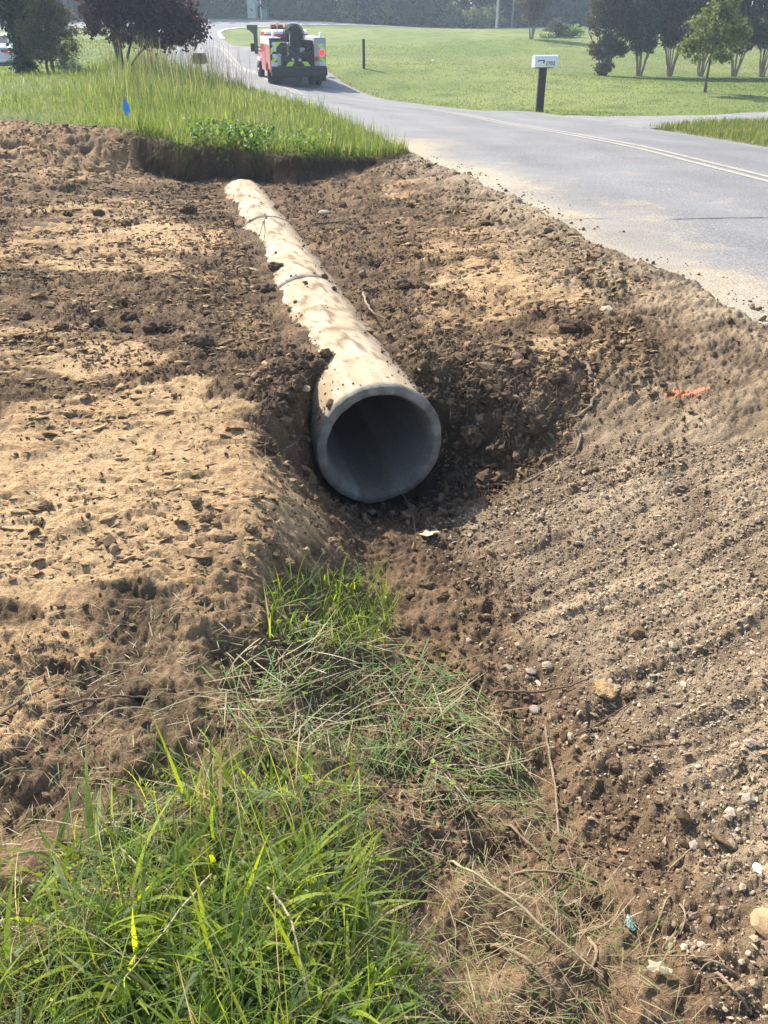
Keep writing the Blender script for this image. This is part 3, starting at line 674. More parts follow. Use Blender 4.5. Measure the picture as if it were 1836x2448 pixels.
# crumbling soil on the pit wall
x, y, z = field(60000, (-1, 2), (3.2, 5.6), lambda x, y, px, py: (np.hypot((st(x, y)[0]-.12)/.55, (st(x, y)[1]-.35)/1.05)+.2*noise(x*4, y*4, 452) < 1) & (np.abs(st(x, y)[1]) > .395*(st(x, y)[0] > -.03))); n = min(len(x), 5200); x, y, z = x[:n], y[:n], z[:n]
R = np.clip(.010*np.exp(rng.normal(0, .6, n)), .004, .05); V, F, c = lumps(np.c_[x, y, z], R, cs[rng.choice(4, n, p=[.34, .26, .28, .12])]*(.8+.45*rng.random((n, 1))), ICO1, rng, .85, .45, .35)
tag(link('pit_soil', np_mesh('pit_soil', V, F, False, c), M_CLOD), 'crumbly loose soil on the wall of the pit', 'soil', kind='stuff')
# single clods and stones that can be picked out
def clod(px, py, r, label, group, colr, name='dirt_clod', flat=.7, jag=.34, cat='clod', mt=None):
    X, Y, Z = spot(px, py); V0, F0 = (ICO2 if cat in ('stone', 'rock') else ICO3)
    nn = 1+jag*(.7*noise(V0[:, 0]*1.6+px*.37, V0[:, 1]*1.6+V0[:, 2]*1.9+py*.11, 411)+.5*noise(V0[:, 0]*3.7+px, V0[:, 2]*3.7+V0[:, 1]*2, 412)+.5*noise(V0[:, 0]*8+V0[:, 2]*5, V0[:, 1]*8-V0[:, 2]*6+px, 413)+.12*rng.normal(size=len(V0)))
    V = V0*nn[:, None]*np.array([1.15, .95, flat])*r; a = random.random()*6.28
    V = np.c_[V[:, 0]*math.cos(a)-V[:, 1]*math.sin(a), V[:, 0]*math.sin(a)+V[:, 1]*math.cos(a), V[:, 2]]
    c = np.tile(np.array(colr), (len(V), 1))*(.8+.4*rng.random((len(V), 1)))
    o = link(name, np_mesh(name, V, F0, False, c), mt or M_CLOD); o.location = (X, Y, Z+r*flat*.35)
    return tag(o, label, cat, group)
DK = (.10, .066, .042)
for px, py, rr in [(310,765,.055),(360,790,.05),(395,785,.06),(420,790,.05),(480,830,.075),(455,820,.06),(230,775,.045),(150,790,.04),(300,790,.04),(160,515,.05),(235,515,.06),(450,510,.09),(490,475,.05),(300,540,.05),(60,760,.045),(640,690,.06),(590,590,.05),(660,640,.055)]:
    clod(px, py, rr, 'dark lumpy clod on the dug soil left of the pipe', 'dark clods left of the pipe', DK)
for px, py, rr in [(860,625,.05),(965,690,.075),(1010,690,.05),(930,740,.04),(1360,790,.07),(1210,800,.04),(1250,850,.045),(1140,850,.05),(980,495,.04),(820,500,.045),(875,560,.035),(1050,800,.05),(1310,560,.04),(1180,620,.04),(1240,890,.05),(1330,915,.05)]:
    clod(px, py, rr, 'dark lumpy clod between the pipe and the road edge', 'dark clods right of the pipe', DK)
for px, py, rr in [(720,870,.05),(690,900,.06),(735,850,.04),(670,930,.05),(700,960,.055),(660,985,.05),(1085,1000,.045),(1128,1050,.075),(1190,1085,.06),(1215,1035,.04),(1170,1165,.075),(1040,960,.04),(1290,1030,.065),(1350,1020,.035),(1270,1115,.04),(1090,1160,.05),(640,1080,.05),(1130,960,.05),(1200,960,.06)]:
    clod(px, py, rr, 'rooty dark clod clinging to the pit wall round the pipe mouth', 'clods on the pit wall', (.12, .08, .05), 'dirt_clod', random.uniform(.7, 1.0), .6)
for px, py, rr in [(495,1240,.03),(540,1290,.035),(515,1250,.022),(600,1270,.03),(640,1300,.032),(470,1205,.025),(110,1215,.028),(90,1250,.02),(610,1200,.025),(400,1295,.016),(560,1350,.02),(480,1435,.026),(690,1350,.025)]:
    clod(px, py, rr, 'small brown clod sitting on the bare tan sand bank', 'clods on the sand bank', (.26, .175, .10))
for px, py, rr in [(980,1420,.03),(1020,1400,.034),(1060,1430,.026),(1500,1660,.022),(1470,1830,.026),(1490,1960,.028),(1350,1850,.024),(1240,1700,.022),(1420,2130,.022)]:
    clod(px, py, rr, 'crumbly brown clod on the ditch bed this side of the pipe', 'clods on the ditch bed', (.17, .115, .07))
for px, py, rr in [(1215,1600,.026),(1270,1605,.022),(1310,1585,.024),(1280,1690,.022),(1790,1790,.02),(1785,1920,.022),(1660,2020,.018),(1120,1530,.015),(1590,1470,.016),(1600,1160,.02),(1810,1250,.018)]:
    clod(px, py, rr, 'pale grey-brown stone lying in the ditch gravel', 'stones in the ditch gravel', (.33, .27, .205), 'stone', .6, .38, 'stone', M_STONE)
clod(1825, 2225, .042, 'largest tan rock, half sunk at the foot of the gravel slope', None, (.40, .27, .15), 'rock', .6, .2, 'rock', M_STONE)
clod(775, 512, .055, 'pale flat-topped stone on dark soil beside the far pipe length', None, (.50, .40, .28), 'rock', .5, .2, 'rock', M_STONE)
clod(730, 945, .03, 'pale stone stuck in the soil at the left of the pipe mouth', None, (.52, .42, .30), 'rock', .6, .2, 'rock', M_STONE)
clod(1450, 1650, .048, 'crumbly orange-tan sod lump overhanging a small hollow in the gravel', None, (.38, .25, .13), 'sod_lump', .45, .4, 'sod')

# ---------------- blades of every kind: ribbons as one mesh
def blades(P, L, Wd, az, t0, kap, col, nseg=4, tip=.12, twist=None, roll=None):
    n = len(P); k = nseg+1; u = np.linspace(0, 1, k); pos = np.zeros((n, k, 3)); pos[:, 0] = P; th = t0.copy()
    seg = (L/nseg); dirs = []
    for i in range(k):
        d = np.stack([np.sin(th)*np.cos(az), np.sin(th)*np.sin(az), np.cos(th)], -1); dirs.append(d)
        if i < nseg: pos[:, i+1] = pos[:, i]+d*seg[:, None]
        th = th+kap/nseg
    rl = az+np.pi/2+(0 if roll is None else roll); sd_ = np.stack([np.cos(rl), np.sin(rl), np.zeros(n)], -1)
    wu = np.where(u < .35, .7+.3*u/.35, 1-(u-.35)/.65*(1-tip)); off = sd_[:, None]*(Wd[:, None]*wu[None])[..., None]*.5
    if twist is not None:
        tw = twist[:, None]*u[None]; nrm = np.stack([np.cos(az), np.sin(az), np.full(n, .3)], -1)
        off = off*np.cos(tw)[..., None]+nrm[:, None]*(Wd[:, None]*wu[None]*.5*np.sin(tw))[..., None]
    V = np.stack([pos-off, pos+off], 2).reshape(n, -1, 3)
    b = np.arange(nseg)*2; F0 = np.stack([b, b+1, b+3, b+2], -1); F = (F0[None]+(np.arange(n)*2*k)[:, None, None]).reshape(-1, 4)
    cc = np.repeat(col, 2*k, 0)
    return V.reshape(-1, 3), F, cc
GPAL = np.array([[.15, .235, .05], [.24, .34, .06], [.095, .165, .05], [.22, .31, .05], [.15, .20, .10], [.28, .29, .07], [.40, .34, .18]])
def gcol(n, p): return GPAL[rng.choice(7, n, p=p)]*(.8+.4*rng.random((n, 1)))
LUSH = [(-200,2700),(-200,2140),(60,2120),(180,2010),(330,1890),(480,1850),(600,1900),(720,1830),(850,1900),(900,2020),(880,2200),(990,2330),(1040,2700)]
LUSH2 = [(250,2700),(260,2250),(420,2080),(620,2050),(800,2080),(860,2250),(900,2700)]
TUFT = [(640,1530),(640,1430),(720,1380),(900,1385),(950,1460),(920,1545),(780,1575)]
HAY = [(430,1720),(560,1570),(700,1490),(950,1560),(1120,1620),(1230,1760),(1250,1900),(1150,1950),(900,1850),(700,1810)]
MESS = [(950,1880),(1250,1930),(1430,2050),(1600,2300),(1720,2700),(950,2700),(880,2200)]
TRASH = [(-100,1530),(250,1440),(520,1430),(700,1440),(1300,1750),(1450,2150),(1500,2700),(-200,2700)]
def inp(poly): return lambda x, y, px, py: inpoly(px, py, poly)
parts = []
GPAL[3] = (.33, .40, .06)
def tufts(poly, count, per, Lr, wr_, p, tl=(.15, 1.25), kp=(.2, 1.8), seg=5, box=((-2.2, 1.4), (.55, 3.4)), sp=.035):
    x, y, z = field(count*60, *box, inp(poly)); n = min(len(x), count); x, y = x[:n], y[:n]
    wr = (wr_[0]*1.25, wr_[1]*1.3); k = rng.integers(per//2, per*3//2, n); i = np.repeat(np.arange(n), k); m = len(i)
    az = rng.random(m)*6.283; r = np.abs(rng.normal(0, sp, m)); bx = x[i]+r*np.cos(az); by = y[i]+r*np.sin(az); vig = (.65+.7*rng.random(n))[i]
    tone = (.72+.56*rng.random((n, 1)))[i]; parts.append(blades(np.c_[bx, by, gnd(bx, by)-.008], rng.uniform(*Lr, m)*vig*.88, rng.uniform(*wr, m)*(.7+.3*vig), az+rng.normal(0, .5, m), rng.uniform(*tl, m), rng.uniform(*kp, m), gcol(m, p)*tone, seg, .08, rng.normal(0, .9, m), rng.normal(0, .6, m)))
tufts(LUSH, 130, 13, (.05, .17), (.004, .0095), [.26, .22, .14, .16, .14, .05, .03])
tufts(LUSH2, 95, 13, (.10, .26), (.006, .013), [.20, .26, .10, .26, .11, .05, .02], (.1, 1.1), (.2, 2.0), 6)
tufts([(-100,2600),(-50,2250),(200,2050),(450,1960),(760,1950),(860,2150),(850,2600)], 22, 6, (.16, .30), (.009, .015), [.16, .26, .06, .36, .12, .03, .01], (.1, .9), (.4, 2.0), 7)
tufts(LUSH, 40, 7, (.16, .34), (.006, .014), [.2, .22, .08, .26, .16, .05, .03], (.1, 1.0), (.3, 2.0), 6)
x, y, z = field(30000, (-2.2, 1.4), (.55, 3.4), inp(LUSH)); n = min(len(x), 900); x, y, z = x[:n], y[:n], z[:n]
parts.append(blades(np.c_[x, y, z-.01], rng.uniform(.05, .2, n), rng.uniform(.003, .009, n), rng.random(n)*6.283, rng.uniform(.5, 1.5, n), rng.uniform(.0, 1.2, n), gcol(n, [.24, .2, .18, .14, .14, .05, .05]), 4, .1, rng.normal(0, .7, n), rng.normal(0, .5, n)))
# fine stems
x, y, z = field(20000, (-2.2, 1.4), (.55, 3.4), inp(LUSH)); n = min(len(x), 900); x, y, z = x[:n], y[:n], z[:n]
parts.append(blades(np.c_[x, y, z-.01], rng.uniform(.15, .42, n), rng.uniform(.0015, .003, n), rng.random(n)*6.283, rng.uniform(.1, .8, n), rng.uniform(.1, 1.0, n), gcol(n, [.2, .1, .1, .1, .2, .1, .2]), 6, .5))
V, F, c = join(parts); tag(link('grass_patch', np_mesh('grass_patch', V, F, True, c), M_GRASS), 'lush tangled green grass on the hummock beside the ditch', 'grass', kind='stuff')
parts = []
x, y, z = field(60000, (-1.2, 1.2), (2.2, 4.2), inp(TUFT)); n = min(len(x), 520); x, y, z = x[:n], y[:n], z[:n]
parts.append(blades(np.c_[x, y, z-.01], rng.uniform(.06, .22, n), rng.uniform(.003, .007, n), rng.random(n)*6.283, rng.uniform(.05, 1.0, n), rng.uniform(.1, 1.4, n), gcol(n, [.3, .25, .18, .12, .1, .03, .02]), 4, .1))
V, F, c = join(parts); tag(link('grass_tuft', np_mesh('grass_tuft', V, F, True, c), M_GRASS), 'small green grass tuft standing just below the pit', 'grass', kind='stuff')
# cut hay and straw lying about
SP = np.array([[.36, .29, .16], [.28, .21, .11], [.44, .38, .24], [.19, .20, .075], [.11, .19, .04], [.24, .155, .09], [.12, .21, .06]])
parts = []
def straw(poly, count, Lr, wr, p, lift=.02, box=((-2.2, 1.6), (.55, 4.0))):
    x, y, z = field(count*14, *box, inp(poly)); n = min(len(x), count); x, y, z = x[:n], y[:n], z[:n]
    hug = rng.random(n)
    parts.append(blades(np.c_[x, y, z+rng.uniform(.002, lift, n)], rng.uniform(*Lr, n), rng.uniform(*wr, n), 6.283*fbm(x*1.6, y*1.6, 441, 2)+rng.normal(-.9, .75, n)+np.pi*(rng.random(n) < .25), rng.uniform(1.25, 1.62, n), rng.uniform(-.15, .6, n), SP[rng.choice(7, n, p=p)]*(.75+.5*rng.random((n, 1))), 4, .4, None, rng.normal(0, .3, n)))
straw(HAY, 1500, (.05, .24), (.002, .0062), [.12, .10, .10, .16, .26, .04, .22], .05)
straw(TRASH, 4200, (.012, .075), (.0012, .0035), [.20, .18, .08, .12, .14, .16, .12], .03)
straw(LUSH, 900, (.05, .2), (.0015, .004), [.16, .08, .08, .2, .28, .04, .16], .05)
straw(MESS, 1300, (.025, .13), (.0012, .003), [.26, .2, .1, .14, .1, .14, .06], .04)
straw(TUFT, 400, (.03, .12), (.002, .004), [.1, .1, .1, .2, .3, .05, .15], .04)
V, F, c = join(parts); tag(link('cut_hay', np_mesh('cut_hay', V, F, True, c), M_STRAW), 'cut hay and dry straw littering the ditch hummock', 'hay', kind='stuff')
# fine root hairs in the pit wall and on the dug soil
HAIR = [[(1010,930),(1180,900),(1400,960),(1380,1080),(1230,1180),(1090,1230),(1060,1100)],[(590,1000),(700,900),(740,1000),(690,1130),(620,1120)],[(950,780),(1250,760),(1330,900),(1150,940),(1000,880)]]
parts = []
for poly, cnt in zip(HAIR, (520, 160, 220)):
    x, y, z = field(cnt*40, (-2, 2.4), (3, 7.5), inp(poly)); n = min(len(x), cnt); x, y, z = x[:n], y[:n], z[:n]
    parts.append(blades(np.c_[x, y, z+.005], rng.uniform(.03, .14, n), rng.uniform(.0015, .004, n), rng.random(n)*6.283, rng.uniform(.3, 1.7, n), rng.normal(0, 1.2, n), np.array([[.30, .215, .13], [.20, .135, .08], [.40, .31, .19]])[rng.integers(0, 3, n)]*(.8+.4*rng.random((n, 1))), 5, .3))
V, F, c = join(parts); tag(link('root_hairs', np_mesh('root_hairs', V, F, True, c), M_STRAW), 'fine tangled root hairs sticking out of the pit wall soil', 'roots', kind='stuff')
# low broad leaves among the grass
def leafquads(P, S, col, up=.35, ar=1.5, bend=.25):
    n = len(P); d = rng.normal(size=(n, 3)); d /= np.linalg.norm(d, axis=1)[:, None]
    nr = rng.normal(size=(n, 3)); nr[:, 2] += up*3; nr -= (nr*d).sum(1)[:, None]*d; nr /= np.linalg.norm(nr, axis=1)[:, None]+1e-9
    e = np.cross(d, nr); a = S[:, None]*ar*.5; b = S[:, None]*.5
    V = np.stack([P-d*a, P+e*b+nr*b*bend, P+d*a, P-e*b+nr*b*bend], 1).reshape(-1, 3); F = np.arange(n*4).reshape(n, 4)
    return V, F, np.repeat(col, 4, 0)
parts = []
for poly, cnt in ((LUSH, 900), (TUFT, 420), (HAY, 240)):
    x, y, z = field(cnt*14, (-2.2, 1.4), (.55, 4.2), inp(poly)); n = min(len(x), cnt); x, y, z = x[:n], y[:n], z[:n]
    parts.append(leafquads(np.c_[x, y, z+rng.uniform(.01, .10, n)], rng.uniform(.006, .019, n), gcol(n, [.3, .3, .15, .15, .08, .02, 0])))
V, F, c = join(parts); tag(link('clover', np_mesh('clover', V, F, False, c), M_LEAF), 'small broad weed leaves among the ditch grass', 'weeds', kind='stuff')

# ---------------- roots, stems and twigs one can pick out
M_ROOT = mat('pale_root', (.27, .195, .12), .8, var=.3, scale=40, bmp=.4, bscale=200)
M_ROOTD = mat('dark_root', (.17, .115, .075), .85, var=.3, scale=40, bmp=.4, bscale=200)
M_STALK = mat('dry_stalk', (.38, .31, .18), .7, var=.2, scale=30)
def root(pts, r, label, group, mt, name='root', lift=.006, taper=.5, arch=0, cat='root'):
    r *= .78 if pts[0][1] > 1600 else 1; P = [spot(*p) for p in pts]; P = np.array(P); P[:, 2] += r*.6+lift*.6
    Q = smooth_path(P, max(14, 5*len(P)))
    if len(P) > 2:
        d = np.r_[0, np.cumsum(np.linalg.norm(np.diff(P, axis=0), axis=1))]; t = np.linspace(0, d[-1], len(Q))
        Q = np.stack([np.interp(t, d, P[:, k]) for k in range(3)], 1)
        for _ in range(3): Q[1:-1] = .5*Q[1:-1]+.25*(Q[:-2]+Q[2:])
    Q[:, 2] = np.maximum(Q[:, 2], gnd(Q[:, 0], Q[:, 1])+r*.3)+arch*np.sin(np.linspace(0, math.pi, len(Q)))
    Q += np.c_[.5*r*fbm(Q[:, 0]*20, Q[:, 1]*20, 421, 2), .5*r*fbm(Q[:, 0]*20+5, Q[:, 1]*20, 422, 2), 0*Q[:, 0]]*2.5
    rad = np.linspace(r, r*taper, len(Q))*(1+.15*rng.normal(size=len(Q)))
    Q[0, 2] -= 1.2*r+lift*.5; Q[-1, 2] -= r*.8; mb = MB().tube(Q.tolist(), rad.tolist(), 7)
    if cat == 'root':
        for k in range(3 if len(pts) > 2 else 1):
            i = random.randrange(2, len(Q)-3); a = random.random()*6.28; L_ = random.uniform(6, 14)*r; p = Q[i]
            fb = [(p[0]+math.cos(a+.4*u)*L_*u, p[1]+math.sin(a+.4*u)*L_*u, max(p[2]-.3*L_*u*u, g1(p[0]+math.cos(a)*L_*u, p[1]+math.sin(a)*L_*u)+.001)) for u in (0, .35, .7, 1)]
            mb.tube(fb, [r*.4, r*.3, r*.2, r*.1], 5)
    o = mb.build(name, mt, None, True)
    return tag(o, label, cat, group)
root([(1400,872),(1412,905),(1428,935),(1425,965),(1395,995),(1350,1006)], .014, 'thick curved root snaking from a hole in the soil toward the pit', None, M_ROOT)
root([(1250,1165),(1310,1125),(1372,1090),(1385,1065),(1388,1045)], .010, 'forked straight root lying across the pit wall right of the pipe', None, M_ROOT, taper=.8)
root([(932,1158),(955,1185),(975,1200),(985,1235),(992,1275)], .006, 'thin pale root hanging out over the lip of the pipe mouth', None, M_ROOT, lift=.03)
root([(868,706),(872,740),(890,765),(935,775)], .011, 'pale hooked root curling up beside the middle of the pipe', None, M_ROOT, lift=.03, arch=.08)
root([(745,537),(790,536),(832,531)], .011, 'straight brown stick on dark soil beside the far pipe length', None, M_ROOTD)
root([(635,523),(628,560),(608,605)], .007, 'thin dark twig leaning against the left flank of the pipe', None, M_ROOTD, lift=.02, arch=.06)
root([(1303,1728),(1318,1800),(1333,1880),(1334,1960),(1352,2030),(1385,2095),(1393,2160)], .006, 'long pale root trailing down the ditch bed past the hay', None, M_ROOT, lift=.015)
root([(1072,2045),(1130,2110),(1220,2180),(1330,2270),(1440,2345)], .005, 'long straight straw stalk slanting across the root tangle', None, M_STALK, 'dry_stalk', .03, .7, .02, 'stalk')
root([(1350,1775),(1430,1715),(1520,1675),(1605,1648)], .0045, 'thin brown twig pointing up the gravel slope', None, M_ROOTD, 'twig', .01, .5, .01, 'twig')
root([(1180,1658),(1290,1660),(1370,1640),(1405,1625)], .008, 'crooked dark twig across the ditch bed gravel', None, M_ROOTD, 'twig', .01, .6, .01, 'twig')
root([(1020,1798),(1120,1800),(1220,1785),(1275,1770)], .005, 'thin reddish stem laid over the end of the hay', None, M_ROOTD, 'twig', .03, .7, .02, 'twig')
root([(1470,1785),(1560,1788),(1650,1785)], .007, 'dark root half buried along a ridge of gravel', None, M_ROOTD)
root([(1290,2010),(1400,2035),(1500,2065),(1610,2078)], .004, 'thin straight stem across the lower ditch gravel', None, M_ROOTD, 'twig', .01, .8, 0, 'twig')
root([(1600,2070),(1640,2040),(1670,2020)], .005, 'short pale twig tip resting on the lower gravel', None, M_ROOT, 'twig', .01, .7, 0, 'twig')
for k, pts in enumerate([[(1380,2140),(1395,2190),(1400,2230)],[(1370,2230),(1450,2205),(1495,2160)],[(1410,2230),(1425,2290),(1405,2330)],[(1620,2170),(1635,2210),(1625,2240)],[(1210,1970),(1290,2040),(1360,2090)],[(1220,2085),(1300,2085),(1390,2095)],[(1330,2120),(1390,2180)],[(1270,2330),(1310,2320)],[(1640,2300),(1700,2330),(1760,2350)],[(1520,2290),(1600,2300),(1690,2320)],[(1590,2260),(1640,2210),(1665,2190)],[(1180,2250),(1250,2310),(1330,2380)],[(1600,2150),(1560,2230),(1540,2300)],[(1700,2350),(1740,2400),(1790,2440)]]):
    root(pts, .0045+.0015*(k % 3), 'pale wiry root in the tangle at the foot of the gravel slope', 'wiry roots at the slope foot', M_ROOT, 'root', .02, .6, .015*(k % 2))
root([(520,2128),(470,2230),(390,2330),(270,2445)], .0035, 'arching jointed grass stalk bent over the lush grass', None, M_STALK, 'dry_stalk', .16, .7, .05, 'stalk')
root([(640,2185),(690,2260),(720,2350),(745,2450)], .004, 'pale seed stalk drooping toward the camera through the lush grass', None, M_STALK, 'dry_stalk', .14, .8, .05, 'stalk')
root([(0,1705),(60,1670),(122,1642)], .007, 'tan stick on the bare sand bank beside the dry litter', None, M_ROOT, 'twig', .008, .7, 0, 'twig')
root([(132,1700),(240,1685),(352,1668)], .009, 'dark stick half sunk where the sand meets the litter', None, M_ROOTD, 'twig', .004, .5, 0, 'twig')
root([(190,1780),(280,1720),(380,1705)], .004, 'thin bowed straw at the edge of the sand', None, M_STALK, 'dry_stalk', .02, .7, .03, 'stalk')
# fallen leaves, scraps and sprayed marks
M_DEADL = mat('dead_leaf', (.52, .40, .25), .7, var=.2, scale=30); M_PAPER = mat('white_scrap', (.78, .78, .76), .6, var=.05); M_TEAL = mat('teal_scrap', (.02, .085, .085), .4)
def scrap(px, py, sx, sy, label, mt, name, cat, lift=.015, tilt=.25, jag=.25):
    X, Y, Z = spot(px, py); n = 11; b = MB(); a0 = random.random()*6
    ring = []
    for i in range(n):
        a = 2*math.pi*i/n; r = 1+jag*random.uniform(-1, 1); ring.append((sx*r*math.cos(a), sy*r*math.sin(a), tilt*sx*math.sin(a*1+a0)*.5+random.uniform(-.1, .1)*sx))
    top = [b.bm.verts.new(p) for p in ring]; c = b.bm.verts.new((0, 0, .12*sx))
    bot = [b.bm.verts.new((p[0], p[1], p[2]-.003)) for p in ring]; cb = b.bm.verts.new((0, 0, .12*sx-.003))
    for i in range(n):
        b.bm.faces.new((top[i], top[(i+1) % n], c)); b.bm.faces.new((bot[(i+1) % n], bot[i], cb)); b.bm.faces.new((top[(i+1) % n], top[i], bot[i], bot[(i+1) % n]))
    o = b.build(name, mt); o.location = (X, Y, Z+lift); return tag(o, label, cat)
scrap(1022, 1288, .05, .035, 'pale tan dead leaf lying on the lip of the pit', M_DEADL, 'dead_leaf', 'leaf', .02, .5, .35)
scrap(1085, 695-0, .0, .0, '', M_DEADL, 'dead_leaf', 'leaf') if False else None
scrap(1450, 745, .05, .035, 'tan dead leaf on the soil below the road edge', M_DEADL, 'dead_leaf', 'leaf', .02, .5, .35)
scrap(1568, 2335, .03, .018, 'curled brown dead leaf beside the root tangle', M_DEADL, 'dead_leaf', 'leaf', .02, .6, .35)
scrap(1810, 2082, .016, .019, 'square white scrap of paper on the gravel slope', M_PAPER, 'paper_scrap', 'litter', .012, .2, .1)
scrap(1507, 2205, .014, .026, 'shiny teal plastic scrap in the ditch hollow', M_TEAL, 'plastic_scrap', 'litter', .02, .6, .2)
M_ORANGE = mat('orange_spray', (.50, .16, .075), .8, var=.35, scale=60)
def spray(pts, w, label, dens=260):
    P = np.array([spot(*p) for p in pts])[:, :2]; n = 90; Q = smooth_path(P, n); T = np.gradient(Q, axis=0); T /= np.linalg.norm(T, axis=1)[:, None]; Nn = np.c_[T[:, 1], -T[:, 0]]; k = np.arange(n)
    rows = []
    for f_ in np.linspace(-1, 1, 7):
        ww = w*(.5+.9*np.abs(noise(k*.17+7*(f_ > 0), f_*0+3.1, 461))+.5*np.abs(noise(k*.6, 9.+(f_ > 0), 462)))*np.clip(np.sin(np.linspace(.05, 3.09, n))*2.2, .12, 1)
        p = Q+Nn*(f_*ww)[:, None]; rows.append(np.c_[p, gnd(p[:, 0], p[:, 1])+.0035-.007*np.clip(noise(k*.45, 5.+f_*1.3, 463)+.25, 0, 1)])
    V = np.concatenate(rows); idx = np.arange(7*n).reshape(7, n); F = np.stack([idx[:-1, :-1], idx[:-1, 1:], idx[1:, 1:], idx[1:, :-1]], -1).reshape(-1, 4)
    o = link('spray_mark', np_mesh('spray_mark', V, F), M_ORANGE); return tag(o, label, 'paint mark')
spray([(1585,946),(1630,950),(1665,942),(1700,930)], .034, 'orange spray paint mark on the dirt shoulder above the gravel slope', 230)
spray([(945,443),(968,440)], .03, 'short orange spray paint mark near the far end of the dirt shoulder', 110)
# ------------------------------------------------------------------ trees and shrubs
M_BARK = mat('bark', (.13, .10, .075), .9, var=.35, scale=14, bmp=.6, bscale=50)
M_BARKP = mat('pale_bark', (.24, .19, .15), .85, var=.3, scale=10, bmp=.4, bscale=40)
def clumps(blobs, nper, spread):
    """leaf positions gathered in clumps inside ellipsoids (cx,cy,cz,rx,ry,rz,number of clumps)"""
    C_ = []; L = []
    for cx, cy, cz, rx, ry, rz, n in blobs:
        d = rng.normal(size=(n, 3)); d /= np.linalg.norm(d, axis=1)[:, None]; r = rng.random(n)**.45
        c = np.array([cx, cy, cz])+d*r[:, None]*np.array([rx, ry, rz]); C_.append(c)
    C_ = np.concatenate(C_); k = rng.integers(int(nper*.5), int(nper*1.5)+1, len(C_)); i = np.repeat(np.arange(len(C_)), k)
    P = C_[i]+rng.normal(size=(len(i), 3))*spread*np.array([1, 1, .75]); return C_, P, i
def tree(name, label, cat, base_p, blobs, nper, spread, leaf, pal, stems, rad, bark, group=None, limbs=18, up=.2, stem_h=.5, leafname='crown', parent_label=None):
    root_ = empty(name, base_p); tag(root_, label, cat, group)
    C_, P, i = clumps(blobs, nper, spread); P = P[P[:, 2] > .03]; n = len(P)
    pal = np.array(pal); clump_tone = .75+.5*rng.random(len(C_)+1)
    col = pal[rng.integers(0, len(pal), n)]*(.75+.5*rng.random((n, 1)))
    V, F, c = leafquads(P, rng.uniform(leaf*.6, leaf*1.3, n), col, up); link(leafname, np_mesh(leafname, V, F, False, np.clip(c, .005, .9)), M_LEAF, root_)
    lo = C_[:, 2].min(); zc = np.percentile(C_[:, 2], 60)
    ends = []
    for (sx, sy, ex, ey, ez, r) in stems:
        m = 7; pts = []
        for q in range(m):
            u = q/(m-1); pts.append((lerp(sx, ex, u**1.3)+.03*random.uniform(-1, 1)*min(1, q), lerp(sy, ey, u**1.3)+.03*random.uniform(-1, 1)*min(1, q), -.05+(ez+.05)*u))
        MB().tube(pts, [r*(1.25 if q == 0 else 1-.55*q/(m-1)) for q in range(m)], 8).build('trunk' if len(stems) == 1 else 'stem', bark, root_, True); ends.append(pts)
    if limbs:
        b = MB(); sel = rng.choice(len(C_), min(limbs, len(C_)), replace=False)
        for j in sel:
            e = C_[j]; st_ = min((p for pts in ends for p in pts[2:]), key=lambda p: (p[0]-e[0])**2+(p[1]-e[1])**2+(p[2]+.35*abs(e[2]-lo)-e[2])**2)
            m_ = [(lerp(st_[0], e[0], u), lerp(st_[1], e[1], u), lerp(st_[2], e[2], u**.8)) for u in (0, .3, .65, 1)]
            b.tube(m_, [rad*.5, rad*.4, rad*.25, rad*.1], 5)
        b.build('limbs', bark, root_, True)['kind'] = 'stuff'
    return root_
def up_from(px, py, y):
    x, yy, z = at_y(px, py, y); return (x, y, g1(x, y)-.02)
# ivy-clad tree, cedar, purple-leaved tree, pale bush on the left
DG = [[.022, .045, .022], [.03, .055, .025], [.018, .035, .02]]
b_ = up_from(62, 181, 31)
tree('ivy_tree', 'dark ivy-clad tree standing beside the silver car', 'tree', b_, [(-.4,0,3.6,1.5,1.3,1.6,130),(0,0,2.0,.75,.7,.7,60),(.02,0,1.1,.17,.17,1.0,60),(.05,0,.25,.24,.24,.3,26),(-1.2,.2,2.3,.7,.6,.5,36)], 26, .13, .10, DG, [(0,0,-.1,0,3.4,.13)], .07, M_BARK)
b_ = up_from(125, 186, 30)
tree('cedar_tree', 'small olive-brown cedar with two thin stems beside the pale bush', 'tree', b_, [(.15,0,1.2,.92,.8,.95,230),(.15,0,2.4,.66,.6,.85,120),(-.35,-.1,1.1,.42,.4,.45,40)], 44, .09, .045, [[.12,.12,.055],[.085,.10,.05],[.15,.125,.06],[.065,.08,.04]], [(-.10,0,-.15,0,2.2,.045),(.08,0,.12,0,2.5,.055)], .03, M_BARK, up=.1)
b_ = up_from(172, 184, 31)
tree('pale_bush', 'low pale grey-green bush at the foot of the cedar', 'bush', b_, [(0,0,.25,.42,.35,.28,46),(.35,.1,.15,.3,.3,.16,18)], 34, .06, .045, [[.17,.23,.15],[.13,.19,.12],[.22,.27,.18]], [(0,0,0,0,.3,.02),(.05,0,.2,0,.3,.015)], .012, M_BARK, limbs=6)
b_ = up_from(292, 174, 29)
PU = [[.060,.028,.038],[.085,.038,.045],[.045,.025,.032],[.11,.05,.05],[.05,.045,.035]]
